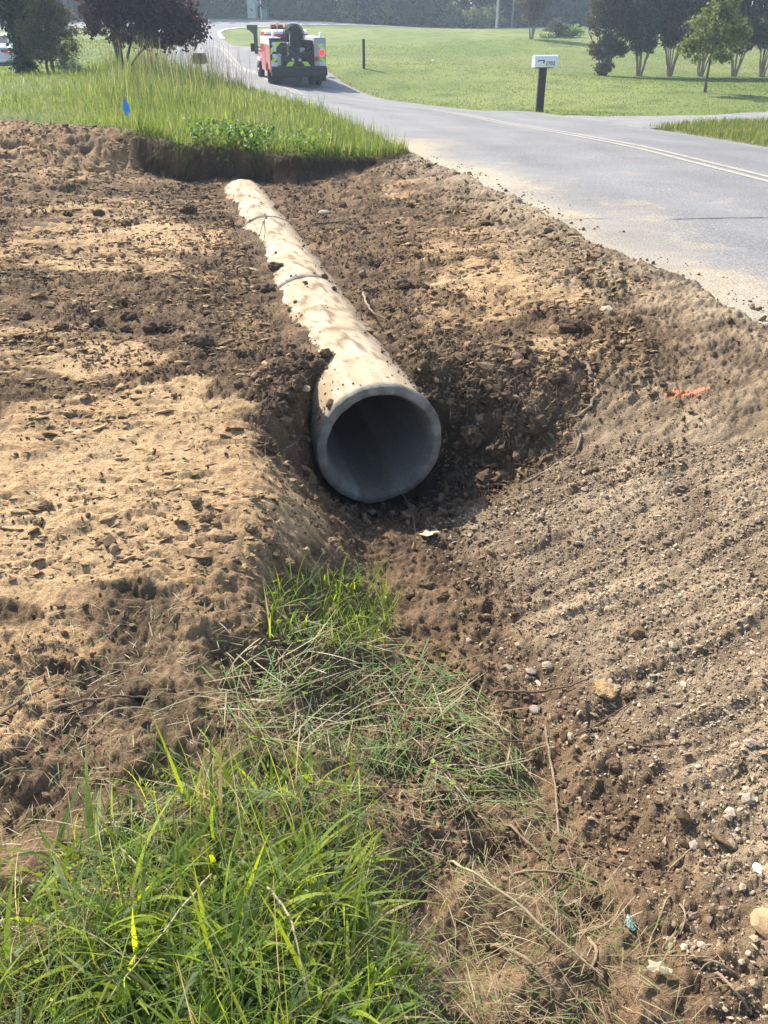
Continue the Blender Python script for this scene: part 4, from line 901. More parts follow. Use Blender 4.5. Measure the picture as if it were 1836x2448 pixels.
tree('purple_leaf_tree', 'spreading dark purple-leaved tree above the tall roadside weeds', 'tree', b_, [(.2,0,2.6,1.35,1.2,1.0,210),(1.25,-.1,1.75,1.15,.9,.75,150),(2.1,-.2,1.25,.6,.5,.6,75),(-.55,0,2.4,.7,.7,.9,70),(.7,0,3.7,1.3,1.2,.9,110),(-.75,.3,1.3,.22,.25,.4,16),(-.2,0,1.75,.8,.7,.5,60),(1.25,-.1,1.1,.85,.6,.4,60),(.1,.1,1.15,.5,.5,.4,30)], 24, .12, .085, PU, [(-.06,0,-.3,0,2.4,.055),(.02,0,.25,0,2.6,.07),(.1,0,.9,-.1,1.75,.05),(.12,0,1.9,-.15,1.5,.035),(-.02,.05,-.05,.1,2.6,.045)], .04, M_BARK, up=.25, limbs=34)
# crape myrtles across the lawn
ML = [[.055,.075,.042],[.072,.085,.048],[.09,.062,.048],[.05,.062,.042],[.11,.068,.055]]
ML2 = [[.06,.09,.042],[.085,.11,.054],[.055,.072,.042],[.10,.09,.054]]
lab = ['broadest reddish crape myrtle at the open end of the lawn row','second crape myrtle in the row, next to the broad reddish one','third crape myrtle in the row, just clear of the pale sapling','fourth crape myrtle in the row, its stems behind the pale sapling','fifth crape myrtle in the row, between the sapling and the house','last crape myrtle in the row, in front of the house']
for k, (px, wd) in enumerate([(1445,1.5),(1527,1.15),(1600,1.15),(1673,1.1),(1754,1.15),(1820,1.15)]):
    b_ = up_from(px, 182, 52); nst = 11 if k == 0 else 9; stems = []
    for q in range(nst):
        a = q/nst*6.283+random.random(); rr = wd*random.uniform(.45, .8); stems.append((.10*math.cos(a), .10*math.sin(a), rr*math.cos(a), rr*math.sin(a)*.8, random.uniform(2.0, 2.8), .045))
    low = .75 if k == 0 else random.uniform(1.05, 1.45)
    tree('crape_myrtle', lab[k], 'tree', b_, [(random.uniform(-.2,.2),0,2.9,wd*random.uniform(.85,1.02),1.0,1.2,170),(random.uniform(-.35,.35),0,4.3,wd*1.05,1.0,1.1,130),(random.choice((-1,1))*wd*.75,0,random.uniform(2.0,2.8),.45,.45,.5,34),(.0,0,low+.6,wd*.7,.7,.5,80 if k else 120)]+([(-.1,0,.4,.42,.35,.35,22)] if k == 0 else []), 24, .13, .10, ML if k in (0,2,4) else ML2, stems, .04, M_BARKP if k else M_BARK, 'crape myrtles along the lawn', limbs=20)
b_ = up_from(1270, 94, 75)
stems = [(.08*math.cos(a), .08*math.sin(a), .75*math.cos(a), .6*math.sin(a), 2.4, .04) for a in (0, 1.1, 2.3, 3.4, 4.6, 5.5)]
tree('crape_myrtle', 'lone thin crape myrtle out on the open lawn', 'tree', b_, [(0,0,2.6,1.25,1.1,1.1,120),(0,0,3.8,1.4,1.2,1.0,100),(0,0,1.5,.7,.6,.5,36)], 22, .14, .11, [[.08,.08,.05],[.11,.08,.055],[.06,.07,.04]], stems, .03, M_BARKP, limbs=14)
b_ = up_from(1685, 222, 34)
SG = [[.15,.18,.055],[.11,.15,.045],[.19,.21,.075],[.085,.12,.04]]
tree('sapling', 'pale yellow-green sapling with one slender trunk in front of the myrtle row', 'tree', b_, [(-.1,0,2.0,.9,.8,.8,62),(.1,0,2.9,.6,.55,.6,38),(-.8,-.1,1.4,.42,.4,.4,24),(.8,0,1.9,.5,.4,.5,28),(.35,.05,1.2,.45,.4,.25,16)], 20, .10, .085, SG, [(0,0,.02,0,2.9,.05)], .035, M_BARK, limbs=22)
# garden bed and hedge at the back of the lawn
def bush(px, py, y, w, h, label, pal, leaf=.12, n=60, group=None, name='shrub', cone=False):
    b_ = up_from(px, py, y); bl = [(0,0,h*.45,w,w*.8,h*.5,n)]
    if cone: bl = [(0,0,h*.3,w,w*.8,h*.35,n),(w*.2,0,h*.7,w*.45,w*.4,h*.35,n//2)]
    tree(name, label, 'shrub', b_, bl, 22, leaf*1.1, leaf, pal, [(0,0,0,0,h*.6,.04),(.1,0,.2*w,0,h*.5,.03)], .02, M_BARK, group, limbs=6)
LG = [[.15,.19,.06],[.20,.23,.075],[.11,.15,.05]]; YG = [[.30,.30,.10],[.24,.26,.08],[.17,.20,.07]]
bush(825, 55, 111, 1.6, 2.6, 'yellowish young tree at the foot of the dark wood, beyond the truck', YG, .2, 70, cone=True)
bush(915, 60, 112, 1.9, 2.2, 'rounded pale green shrub at the wood edge left of the leaning conifer', LG, .2, 70, cone=True)
bush(1072, 66, 113, 1.5, 2.5, 'spiky twin-topped shrub standing alone before the dark wood', LG, .18, 60, cone=True)
bush(1155, 68, 113, 2.7, 2.5, 'broad pale shrub at the wood edge behind the pale utility pole', LG, .2, 110)
bush(1330, 92, 78, 1.0, 1.3, 'dark rounded garden shrub beside the lone crape myrtle', ML2, .12, 60)
bush(1362, 92, 79, 1.1, 1.0, 'bright green garden shrub beside the dark rounded one', [[.16,.26,.06],[.20,.30,.08]], .13, 60)
bush(1308, 88, 77, .55, .35, 'low white-flowering clump beside the dark garden shrub', [[.6,.6,.5],[.2,.26,.1],[.2,.26,.1]], .1, 20, name='flower_clump')
# the wood behind everything: one dark mass
def wood():
    Ps = []; 
    for row, (off, dens, zt) in enumerate([(1.5, 3300, 5), (4, 4200, 9), (9, 5200, 12), (15, 5200, 13)]):
        n = dens*3; X = rng.uniform(-85, 95, n); yl = np.interp(X, [-85, -40, -22, -8, 10, 30, 95], [88, 98, 104, 109, 114, 118, 122]); Y = yl+off+rng.normal(0, 1.2, n)+2*noise(X*.15, row*3.3, 501)
        top = zt*(.75+.35*noise(X*.22, row*1.7, 502)); Z = base(X, Y)+top*rng.random(n)**(1.25 if row < 2 else 1.0); Ps.append(np.c_[X, Y, Z])
    P = np.concatenate(Ps); n = len(P); tone = np.clip(.55+1.7*fbm(P[:, 0]*.16, P[:, 2]*.35+P[:, 1]*.05, 503, 3), .12, 2.2)
    col = np.array([[.022,.044,.020],[.032,.058,.024],[.045,.064,.026]])[rng.integers(0, 3, n)]*tone[:, None]*(.7+.6*rng.random((n, 1)))
    V, F, c = leafquads(P, rng.uniform(.35, .95, n), col, .25, 1.3); return np_mesh('woodland', V, F, False, np.clip(c, .004, .5))
tag(link('woodland', wood(), M_LEAF), 'dense dark wood closing off the far side of the lawn', 'woods', kind='stuff')
for k, (px, r, h, c_) in enumerate([(676,.10,9,M_BARKP),(700,.12,9,M_BARK),(870,.14,10,M_BARK),(1020,.14,10,M_BARK),(1225,.12,9,M_BARKP)]):
    x, y, z = at_y(px, 60, 113); y += .8; z = g1(x, y); o = MB().tube([(x, y, z-.1), (x+.1, y, z+h*.4), (x-.1, y+.2, z+h)], [r, r*.8, r*.4], 8).build('tree_trunk', c_, None, True)
    tag(o, 'bare slender trunk showing at the edge of the dark wood', 'tree', 'bare trunks at the wood edge')

# ------------------------------------------------------------------ long grass, weeds and lawn blades
def in_left(x, y, px, py): return inview(px, py, 30) & (y > bank_y(x)+.20+np.where(x < -3, .6*sst(-3, -5, x), 0)) & (road_off(x, y) < -HL-.12)
WP = np.array([[.13,.185,.045],[.165,.215,.06],[.10,.15,.042],[.21,.225,.08],[.09,.125,.055],[.27,.245,.13]])
parts = []
def left_grass(cnt, yr, Lr, wr, p, ns=3, keep=in_left, xr=(-20, 1)):
    x, y, z = field(cnt*8, xr, yr, keep); n = min(len(x), cnt); x, y, z = x[:n], y[:n], z[:n]; L = rng.uniform(*Lr, n)
    L *= np.interp(x/np.maximum(y, 1), [-.6, -.36, -.27, -.20, -.13, -.04], [.20, .26, .62, .55, .36, .62])*(.6+.8*rng.random(n))*(1+.5*np.clip(fbm(x*.8, y*.8, 521, 2), -.8, .8))
    parts.append(blades(np.c_[x, y, z-.02], L, rng.uniform(*wr, n)*(.6+y/22), rng.random(n)*6.283, rng.uniform(0, .45, n), rng.uniform(0, .9, n), WP[rng.choice(6, n, p=p)]*(.75+.5*rng.random((n, 1))), ns, .15))
left_grass(19000, (11.6, 20), (.14, .42), (.004, .010), [.28, .26, .2, .14, .06, .06])
left_grass(14000, (17, 38), (.22, .6), (.006, .012), [.26, .26, .2, .14, .08, .06])
tall = lambda x, y, px, py: in_left(x, y, px, py) & (px > 255) & (px < 600) & (py < 300-.25*(px-255))
left_grass(1500, (15, 36), (.8, 1.5), (.005, .009), [.1, .12, .2, .12, .34, .12], 4, tall)
fr = lambda x, y, px, py: inview(px, py, 30) & (np.abs(y-bank_y(x)-.34) < .16) & (x > -3.4) & (x < .6) & (road_off(x, y) < -HL-.15)
left_grass(2600, (11, 13.5), (.15, .42), (.006, .013), [.3, .26, .24, .1, .06, .04], 4, fr, (-3.6, .8))
xs_, ys_, zs_ = field(30000, (-14, 0), (15, 34), lambda x, y, px, py: in_left(x, y, px, py) & (px > 330) & (px < 640) & (py < 290-.2*(px-255))); n = min(len(xs_), 260); xs_, ys_, zs_ = xs_[:n], ys_[:n], zs_[:n]
parts.append(blades(np.c_[xs_, ys_, zs_-.02], rng.uniform(.5, 1.15, n), rng.uniform(.007, .013, n), rng.random(n)*6.283, rng.uniform(0, .25, n), rng.uniform(0, .35, n), np.array([[.10,.085,.05],[.12,.12,.06],[.16,.13,.08]])[rng.integers(0, 3, n)], 4, .8))
xs_ = rng.uniform(-3.6, .3, 1100); ys_ = bank_y(xs_)+rng.uniform(.02, .22, 1100); zs_ = gnd(xs_, ys_); n = 1100
parts.append(blades(np.c_[xs_, ys_-.02, zs_], rng.uniform(.06, .30, n), rng.uniform(.003, .008, n), -np.pi/2+rng.normal(0, .7, n), rng.uniform(.7, 1.9, n), rng.uniform(.4, 1.4, n), np.array([[.13,.185,.045],[.10,.14,.045],[.16,.12,.07],[.10,.07,.045]])[rng.integers(0, 4, n)]*(.8+.4*rng.random((n, 1))), 4, .2))
V, F, c = join([p for p in parts if True and p[1].shape[1] == 4]); tag(link('long_grass', np_mesh('long_grass', V, F, True, c), M_GRASS), 'uncut long grass and weeds between the cut bank and the road', 'grass', kind='stuff')
# vine leaves hanging over the cut bank
vk = lambda x, y, px, py: (px > 500-.9*np.clip(380-py, 0, 90)) & (px < 800) & (rng.random(len(x)) < np.where(px > 650, .25, 1)*np.clip(.5+1.2*noise(x*2.5, y*2.5, 531), .1, 1)) & (py > 290) & (py < 440) & (y > bank_y(x)+.08) & (y < bank_y(x)+1.2)
x, y, z = field(40000, (-3, .2), (11, 13.6), vk); n = min(len(x), 1500); x, y, z = x[:n], y[:n], z[:n]
V, F, c = leafquads(np.c_[x, y-.06, z+rng.uniform(-.05, .26, n)], rng.uniform(.02, .06, n), np.array([[.09,.17,.035],[.14,.24,.05],[.06,.12,.035],[.20,.27,.07]])[rng.integers(0, 4, n)]*(.8+.4*rng.random((n, 1))), .5)
tag(link('vine_leaves', np_mesh('vine_leaves', V, F, False, c), M_LEAF), 'leafy green vine spilling over the dark cut bank', 'vine', kind='stuff')
# mown lawn
parts = []
def lawn(cnt, yr, Lr, wr, keep, xr, pal=WP, p=(.3, .3, .2, .12, .04, .04), ns=2):
    x, y, z = field(cnt*6, xr, yr, keep); n = min(len(x), cnt); x, y, z = x[:n], y[:n], z[:n]
    tone = .9+.25*np.clip(fbm(x*.3, y*.3, 511, 3), -1, 1)
    parts.append(blades(np.c_[x, y, z-.01], rng.uniform(*Lr, n), rng.uniform(*wr, n)*(.5+y/25), rng.random(n)*6.283, rng.uniform(0, .7, n), rng.uniform(0, .8, n), pal[rng.choice(6, n, p=p)]*tone[:, None]*(.8+.4*rng.random((n, 1))), ns, .2))
lk = lambda x, y, px, py: inview(px, py, 20) & (road_off(x, y) > HW+.05) & ~inpoly(x, y, np.array(dv)) & (y < 100)
lawn(42000, (13, 75), (.03, .06), (.010, .022), lk, (-15, 34))
vg = lambda x, y, px, py: inview(px, py, 20) & (np.abs(road_off(x, y)-HW-.22-.1*noise(y*2, x*2, 512)) < .28) & ~inpoly(x, y, np.array(dv))
lawn(7000, (12, 60), (.05, .16), (.008, .016), vg, (-12, 14), p=(.2, .2, .14, .16, .05, .25))
near_r = lambda x, y, px, py: (px > 1540) & (px < 1880) & (py > 285) & (py < 370) & (road_off(x, y) > HW+.02) & ~inpoly(x, y, np.array(dv))
lawn(6000, (13, 24), (.06, .20), (.006, .013), near_r, (4, 13), p=(.24, .2, .2, .14, .06, .16))
lf = lambda x, y, px, py: inview(px, py, 20) & (px < 520) & (road_off(x, y) < -HL-.3)
lawn(8000, (36, 80), (.06, .16), (.014, .03), lf, (-45, -5))
V, F, c = join(parts); tag(link('lawn_grass', np_mesh('lawn_grass', V, F, True, c), M_GRASS), 'short mown lawn grass across the road', 'grass', kind='stuff')
# ------------------------------------------------------------------ paints and metals
K_RED = mat('red_paint', (.52, .035, .03), .3, var=.06, coat=.5); K_WHITE = mat('white_paint', (.80, .80, .78), .35, var=.04, coat=.4)
K_BLK = mat('black_plastic', (.018, .018, .02), .55, var=.2); K_DARK = mat('dark_steel', (.05, .052, .058), .5, .3, var=.2)
K_TYRE = mat('tyre_rubber', (.022, .021, .021), .85, var=.25, scale=20); K_CHR = mat('bright_steel', (.72, .73, .75), .22, .95, var=.05)
K_GREY = mat('grey_metal', (.32, .34, .36), .45, .5, var=.1); K_LIME = mat('lime_reflective', (.50, .78, .06), .4, var=.08)
K_LENS = mat('red_lens', (.45, .02, .02), .2, var=.05); K_LIT = mat('lit_red_lens', (.8, .03, .03), .25, emit=((1, .02, .02), 1.1))
K_CLR = mat('clear_lens', (.62, .66, .68), .15, .2, var=.06); K_GLASS = mat('window_glass', (.03, .045, .05), .06, 0, var=.05, spec=.9)
K_SILV = mat('silver_paint', (.60, .62, .65), .28, .35, var=.04, coat=.6); K_HOSE = mat('black_hose', (.03, .03, .034), .6, var=.3, scale=30)
K_WOODD = mat('weathered_board', (.060, .050, .045), .85, var=.35, scale=9, bmp=.5, bscale=60); K_POLE = mat('utility_pole_wood', (.25, .21, .17), .85, var=.3, scale=6, bmp=.5)
K_GRNBOX = mat('pale_green_enamel', (.52, .58, .50), .5, var=.06); K_TEALBOX = mat('teal_enamel', (.16, .28, .27), .5, var=.08)
K_BROWN = mat('brown_enamel', (.12, .075, .05), .55, var=.2); K_BLUE = mat('blue_flag_vinyl', (.015, .33, .85), .45, var=.12)
K_BRICK = mat('brick_wall', (.17, .085, .07), .85, var=.25, scale=12, bmp=.3, bscale=30); K_ROOF = mat('shingle_roof', (.12, .115, .115), .9, var=.25, scale=20); K_TRIM = mat('white_trim', (.74, .75, .76), .6, var=.05)
K_OLIVE = mat('dark_green_plastic', (.045, .055, .05), .5, var=.15)

# ------------------------------------------------------------------ small fire truck driving away
def wheel(parent, x, y, r=.40, w=.26, dual=True, name='wheel'):
    sg = 1 if x > 0 else -1; e = bpy.data.objects.new(name, None); COL.objects.link(e); e.parent = parent; e.location = (x, y, r)
    b = MB()
    for off in ((0, -.30*sg) if dual else (0,)):
        ro_, ri_ = r, r*.56
        prof = [(ri_, -w/2+.02), (r*.8, -w/2), (r*.95, -w/2+.02), (r, -w/2+.05), (r, w/2-.05), (r*.95, w/2-.02), (r*.8, w/2), (ri_, w/2-.02)]; n = 28; rows = []
        for i in range(n):
            a = 2*math.pi*i/n; rows.append([b.bm.verts.new((off+q, p*math.cos(a), p*math.sin(a))) for p, q in prof])
        for i in range(n):
            for j in range(len(prof)):
                b.bm.faces.new((rows[i][j], rows[(i+1) % n][j], rows[(i+1) % n][(j+1) % len(prof)], rows[i][(j+1) % len(prof)]))
    b.build('tyre', K_TYRE, e, True)
    MB().cyl((-w*.32, 0, 0), (w*.30, 0, 0), r*.57, n=20).cyl((w*.30*sg, 0, 0), (w*.46*sg, 0, 0), r*.22, r*.16, n=12).build('rim', K_CHR, e, True)
    return e
def fire_truck():
    x, y, z = at_y(706, 196, 41.0); T = empty('fire_truck', (x, y, g1(x, y)+.08), math.radians(14))
    T.location.z = float(road_z(np.array([x]), np.array([y]))[0])
    tag(T, 'small red and white fire truck with hose reel driving away up the road', 'fire truck')
    R = -1.15                                                           # the tail, metres behind the rear axle
    for sx in (-1, 1): wheel(T, sx*1.03, 0); wheel(T, sx*1.0, 4.0, .40, .27, False)
    MB().box((0, 2.0, .62), (.9, 6.0, .2)).box((0, 0, .40), (1.5, .16, .16)).build('chassis', K_BLK, T)
    MB().box((0, R+.30, .74), (2.30, 1.0, .10), bev=.015).box((0, 1.0, .76), (2.2, 2.4, .10)).build('deck', K_DARK, T)
    MB().box((0, R-.12, .58), (2.36, .28, .30), bev=.02).build('rear_bumper', K_BLK, T)
    b = MB(); b.prism([(-.18, .44), (.18, .44), (.05, .20), (-.05, .20)], R-.16, R-.04); b.build('tow_hitch', K_BLK, T)
    for sx in (-1, 1):
        MB().box((sx*.98, R+.55, .42), (.56, .02, .48)).build('mud_flap', K_BLK, T)
        # side lockers, red below and white along the top, with a wheel arch cut from the skirt
        b = MB(); arch = [(-1.1, .55), (-.52, .55)]+[(.52*math.cos(math.pi-a*math.pi/8), .42+.52*math.sin(math.pi-a*math.pi/8)*.95) for a in range(1, 8)]+[(.52, .55), (1.95, .55), (1.95, 1.55), (-1.1, 1.55)]
        b.prism(arch, sx*1.18, sx*.70, 'yz'); b.build('side_locker', K_RED, T)
        MB().box((sx*.94, .42, 1.70), (.48, 3.06, .29), bev=.02).build('locker_top', K_WHITE, T)
        MB().box((sx*1.184, .9, 1.05), (.012, .75, .82)).box((sx*1.19, 1.0, 1.05), (.02, .12, .04)).build('locker_door', K_RED, T)
        # tail tower with lamps
        tw = MB().box((sx*.93, R-.005, 1.24), (.50, .08, 1.10), bev=.01).build('tail_tower', K_DARK if sx < 0 else K_GREY, T)
        for zc in (1.62, 1.40, 1.18): MB().box((sx*1.00, R-.05, zc), (.17, .03, .13), bev=.01).build('lamp', K_CLR, tw)
        MB().box((sx*.82, R-.05, 1.04), (.15, .03, .44), bev=.01).build('lamp_strip', K_GREY, tw)
        MB().box((sx*1.02, R-.05, .86), (.26, .03, .16), bev=.01).build('reversing_lamp', K_CLR, tw)
        for zc, hh in ((1.45, .24), (1.02, .2)):
            b = MB(); s_ = sx; b.prism([(s_*.70, zc+hh), (s_*.88, zc+hh), (s_*1.16, zc-hh*.1), (s_*1.16, zc-hh)], R-.058, R-.047); b.build('lime_stripe', K_LIME, tw)
        if sx > 0:
            MB().cyl((1.0, R-.05, 1.27), (1.0, R-.10, 1.27), .115, n=20).build('brake_lamp', K_LIT, tw, True)
            MB().box((.93, R-.03, 1.72), (.50, .1, .2), bev=.01).build('tower_cap', K_GREY, tw)
            MB().cyl((.78, R-.05, 1.06), (.78, R-.09, 1.06), .09, n=16).build('tail_lamp', K_LENS, tw, True)
            MB().box((.76, R-.055, .70), (.16, .04, .2), bev=.01).build('tail_lamp', K_LENS, tw)
        else:
            MB().box((-.93, R-.01, 1.78), (.52, .09, .05)).build('tower_cap', K_BLK, tw)
        MB().cyl((sx*1.0, R+.1, 1.84), (sx*1.0, R+.1, 1.92), .03, n=10).cyl((sx*1.0, R+.06, 1.96), (sx*1.0, R+.16, 1.96), .06, .07, n=14).build('work_lamp', K_CHR, T, True)
        MB().tube([(sx*1.0, 3.25, 1.35), (sx*1.25, 3.2, 1.38), (sx*1.38, 3.2, 1.40)], .022, 6).tube([(sx*1.0, 3.25, 1.2), (sx*1.25, 3.2, 1.24)], .02, 6).box((sx*1.40, 3.2, 1.36), (.20, .10, .34), bev=.03).build('side_mirror', K_BLK, T, True)
    # back panel with two lime chevrons
    MB().box((0, R+.04, .86), (1.36, .06, .20)).build('tail_panel', K_BLK, T)
    for sx in (-1, 1):
        b = MB(); b.prism([(.14, .955), (.38, .955), (.52, .79), (.28, .79)] if sx > 0 else [(-.14, .955), (-.40, .955), (-.54, .79), (-.28, .79)], R-.002, R+.008); b.build('lime_chevron', K_LIME, T)
    # pump, tank and reel in the open bed
    MB().box((0, 1.1, 1.20), (1.36, 1.3, .84), bev=.03).build('water_tank', K_BLK, T)
    MB().box((-.05, R+.55, 1.02), (.6, .5, .44), bev=.03).cyl((-.2, R+.30, 1.02), (-.2, R+.22, 1.02), .08, n=14).cyl((.1, R+.30, 1.0), (.1, R+.22, 1.0), .09, n=14).cyl((.3, R+.5, 1.1), (.3, R+.5, 1.5), .05, n=10).build('pump', K_DARK, T, True)
    MB().cyl((-.2, R+.225, 1.02), (-.2, R+.205, 1.02), .06, n=14).build('pump_gauge', K_CLR, T); MB().cyl((.1, R+.225, 1.0), (.1, R+.205, 1.0), .06, n=14).build('pump_gauge', K_CLR, T)
    b = MB(); b.cyl((-.06, R+.35, 1.92), (-.06, R+.85, 1.92), .14, n=20)
    for q in range(5):
        for rr in (.19, .26, .33): b.ring((-.06, R+.40+q*.095, 1.92), (0, 1, 0), rr, .048, 30, 6)
    b.build('hose_reel', K_HOSE, T, True)
    for yy in (R+.32, R+.88):
        b = MB(); b.ring((-.06, yy, 1.92), (0, 1, 0), .40, .022, 32, 6).ring((-.06, yy, 1.92), (0, 1, 0), .16, .02, 20, 6)
        for a in range(6): b.tube([(-.06+.15*math.cos(a*1.047), yy, 1.92+.15*math.sin(a*1.047)), (-.06+.40*math.cos(a*1.047), yy, 1.92+.40*math.sin(a*1.047))], .016, 6)
        b.box((-.06, yy, 1.42), (.5, .06, .2)).tube([(-.28, yy, 1.5), (-.12, yy, 1.86)], .022, 6).tube([(.16, yy, 1.5), (0, yy, 1.86)], .022, 6); b.build('reel_frame', K_DARK, T, True)
    b = MB()
    for q in range(4): b.ring((.52, R+.55, 1.42+q*.085), (.1, .1, 1), .25, .045, 24, 6)
    b.tube([(.3, R+.2, 1.3), (.5, R+.12, 1.0), (.6, R+.2, .85), (.62, R+.5, .84)], .04, 8); b.build('coiled_hose', K_HOSE, T, True)
    MB().box((.42, R+.28, 1.08), (.44, .2, .5), bev=.04).build('hose_bag', mat('dark_red_canvas', (.09, .025, .025), .8), T, True)
    for gx, gz_, gw, gh, km in ((-.50, 1.02, .26, .30, K_DARK), (-.52, 1.38, .28, .26, K_BLK), (.22, 1.36, .2, .2, K_GREY), (-.24, 1.34, .18, .22, K_DARK), (.56, .98, .2, .2, K_BLK)):
        MB().box((gx, R+.26, gz_), (gw, .22, gh), bev=.025).cyl((gx, R+.15, gz_), (gx, R+.11, gz_), gh*.28, n=12).build('gear_case', km, T, True)
    for q, (x0_, x1_) in enumerate(((-.55, .1), (-.3, .55), (-.1, .6))):
        MB().tube([(x0_, R+.18, 1.62-.12*q), ((x0_+x1_)/2, R+.10, 1.40-.16*q), (x1_, R+.16, 1.60-.10*q)], .032, 8).build('slung_hose', K_HOSE, T, True)
    MB().tube([(-.42, R+.14, 1.18), (-.40, R+.10, 1.60)], .018, 6).box((-.41, R+.10, 1.64), (.09, .06, .06), bev=.01).build('nozzle', K_CHR, T, True)
    MB().box((.0, R-.005, .70), (.16, .012, .09)).build('number_plate', K_CLR, T)
    MB().tube([(-.30, R+.3, 1.5), (-.28, R+.3, 1.95), (-.26, R+.4, 2.12)], .02, 6).build('grab_rail', K_CHR, T, True)
    # cab
    b = MB(); b.prism([(2.05, .60), (4.75, .55), (4.85, .95), (4.75, 1.18), (3.75, 1.28), (3.25, 1.98), (2.30, 2.02), (2.05, 1.9)], -.98, .98, 'yz', .04); b.build('cab', K_RED, T, True)
    b = MB(); b.prism([(2.08, 1.80), (3.35, 1.80), (3.22, 2.06), (2.30, 2.09), (2.08, 2.0)], -.96, .96, 'yz', .03); b.build('cab_roof', K_WHITE, T, True)
    MB().box((0, 2.035, 1.60), (1.30, .02, .34), bev=.01).build('rear_window', K_GLASS, T)
    for sx in (-1, 1): MB().box((sx*.985, 2.75, 1.58), (.012, .8, .34)).build('side_window', K_GLASS, T); MB().box((sx*1.02, 4.0, .86), (.1, .98, .16), bev=.03).build('front_fender', K_WHITE, T, True)
    MB().box((0, 2.65, 2.12), (1.2, .26, .07)).build('light_bar_base', K_BLK, T)
    for sx in (-1, 1): MB().box((sx*.32, 2.65, 2.21), (.54, .27, .13), bev=.03).build('light_bar_lens', K_LENS, T, True)
    for xx in (-.42, .5): MB().cyl((xx, 1.8, 2.0), (xx, 1.8, 2.24), .018, n=8).cyl((xx, 1.72, 2.28), (xx, 1.86, 2.28), .07, .05, n=14).build('scene_lamp', K_CHR, T, True)
    return T
fire_truck()

# ------------------------------------------------------------------ parked car, only its tail in view
def loft(b, secs):
    rows = [[b.bm.verts.new(p) for p in s] for s in secs]; n = len(rows[0])
    for r0, r1 in zip(rows[:-1], rows[1:]):
        for j in range(n): b.bm.faces.new((r0[j], r0[(j+1) % n], r1[(j+1) % n], r1[j]))
    b.bm.faces.new(rows[0][::-1]); b.bm.faces.new(rows[-1])
def car_sec(y, hw, zb, zm, zt, k=.86):
    h = [(hw*.90, zb), (hw*.99, zb+.12), (hw, zm-.08), (hw*.985, zm), (hw*k, zt-.03), (hw*(k-.12), zt)]
    return [(x, y, z) for x, z in h]+[(-x, y, z) for x, z in h[::-1]]
def sedan():
    x, y, z = at_y(-8, 174, 41); S = empty('sedan', (x, y, g1(x, y)), math.radians(10)); tag(S, 'silver sedan parked on the grass behind the ivy-clad tree, tail lamp showing', 'car')
    b = MB(); loft(b, [car_sec(yy, *p) for yy, p in [(-.02, (.80, .42, .62, .86)), (.05, (.86, .30, .70, .96)), (.25, (.90, .24, .74, 1.0)), (.7, (.91, .22, .76, 1.02)), (1.6, (.92, .2, .78, 1.0)), (3.0, (.92, .2, .78, .98)), (3.6, (.91, .2, .74, .94)), (4.4, (.88, .24, .66, .82)), (4.7, (.80, .3, .58, .70))]]); b.build('body', K_SILV, S, True)
    b = MB(); loft(b, [[(x_, yy, zz) for x_, zz in ((.76, .96), (w_, zt_-.06), (w_-.12, zt_), (-w_+.12, zt_), (-w_, zt_-.06), (-.76, .96))] for yy, w_, zt_ in ((.62, .74, 1.03), (1.25, .64, 1.38), (1.7, .62, 1.44), (2.4, .62, 1.44), (2.75, .64, 1.38), (3.5, .74, 1.02))]); b.build('cabin', K_SILV, S, True)
    MB().quad([(-.56, .74, 1.10), (.56, .74, 1.10), (.50, 1.24, 1.385), (-.50, 1.24, 1.385)]).build('rear_window', K_GLASS, S)
    for sx in (-1, 1):
        MB().quad([(sx*.735, .95, 1.05), (sx*.735, 3.1, 1.05), (sx*.645, 2.6, 1.36), (sx*.645, 1.4, 1.36)]).build('side_window', K_GLASS, S)
        b = MB(); b.prism([(sx*.36, .88), (sx*.84, .90), (sx*.875, .80), (sx*.80, .73), (sx*.36, .78)], -.035, .10); b.build('tail_lamp', K_LENS, S)
        for yy in (.95, 3.75): wheel(S, sx*.80, yy, .32, .20, False)
    MB().box((0, -.01, .46), (1.66, .12, .20), bev=.05).build('rear_bumper', K_SILV, S, True); MB().box((0, -.02, .34), (1.5, .10, .12)).build('bumper_skirt', K_BLK, S)
    MB().box((0, -.035, .74), (.5, .02, .14)).build('number_plate', K_CLR, S); MB().box((0, .02, .99), (1.3, .06, .03), bev=.01).build('boot_lip', K_SILV, S)
sedan()

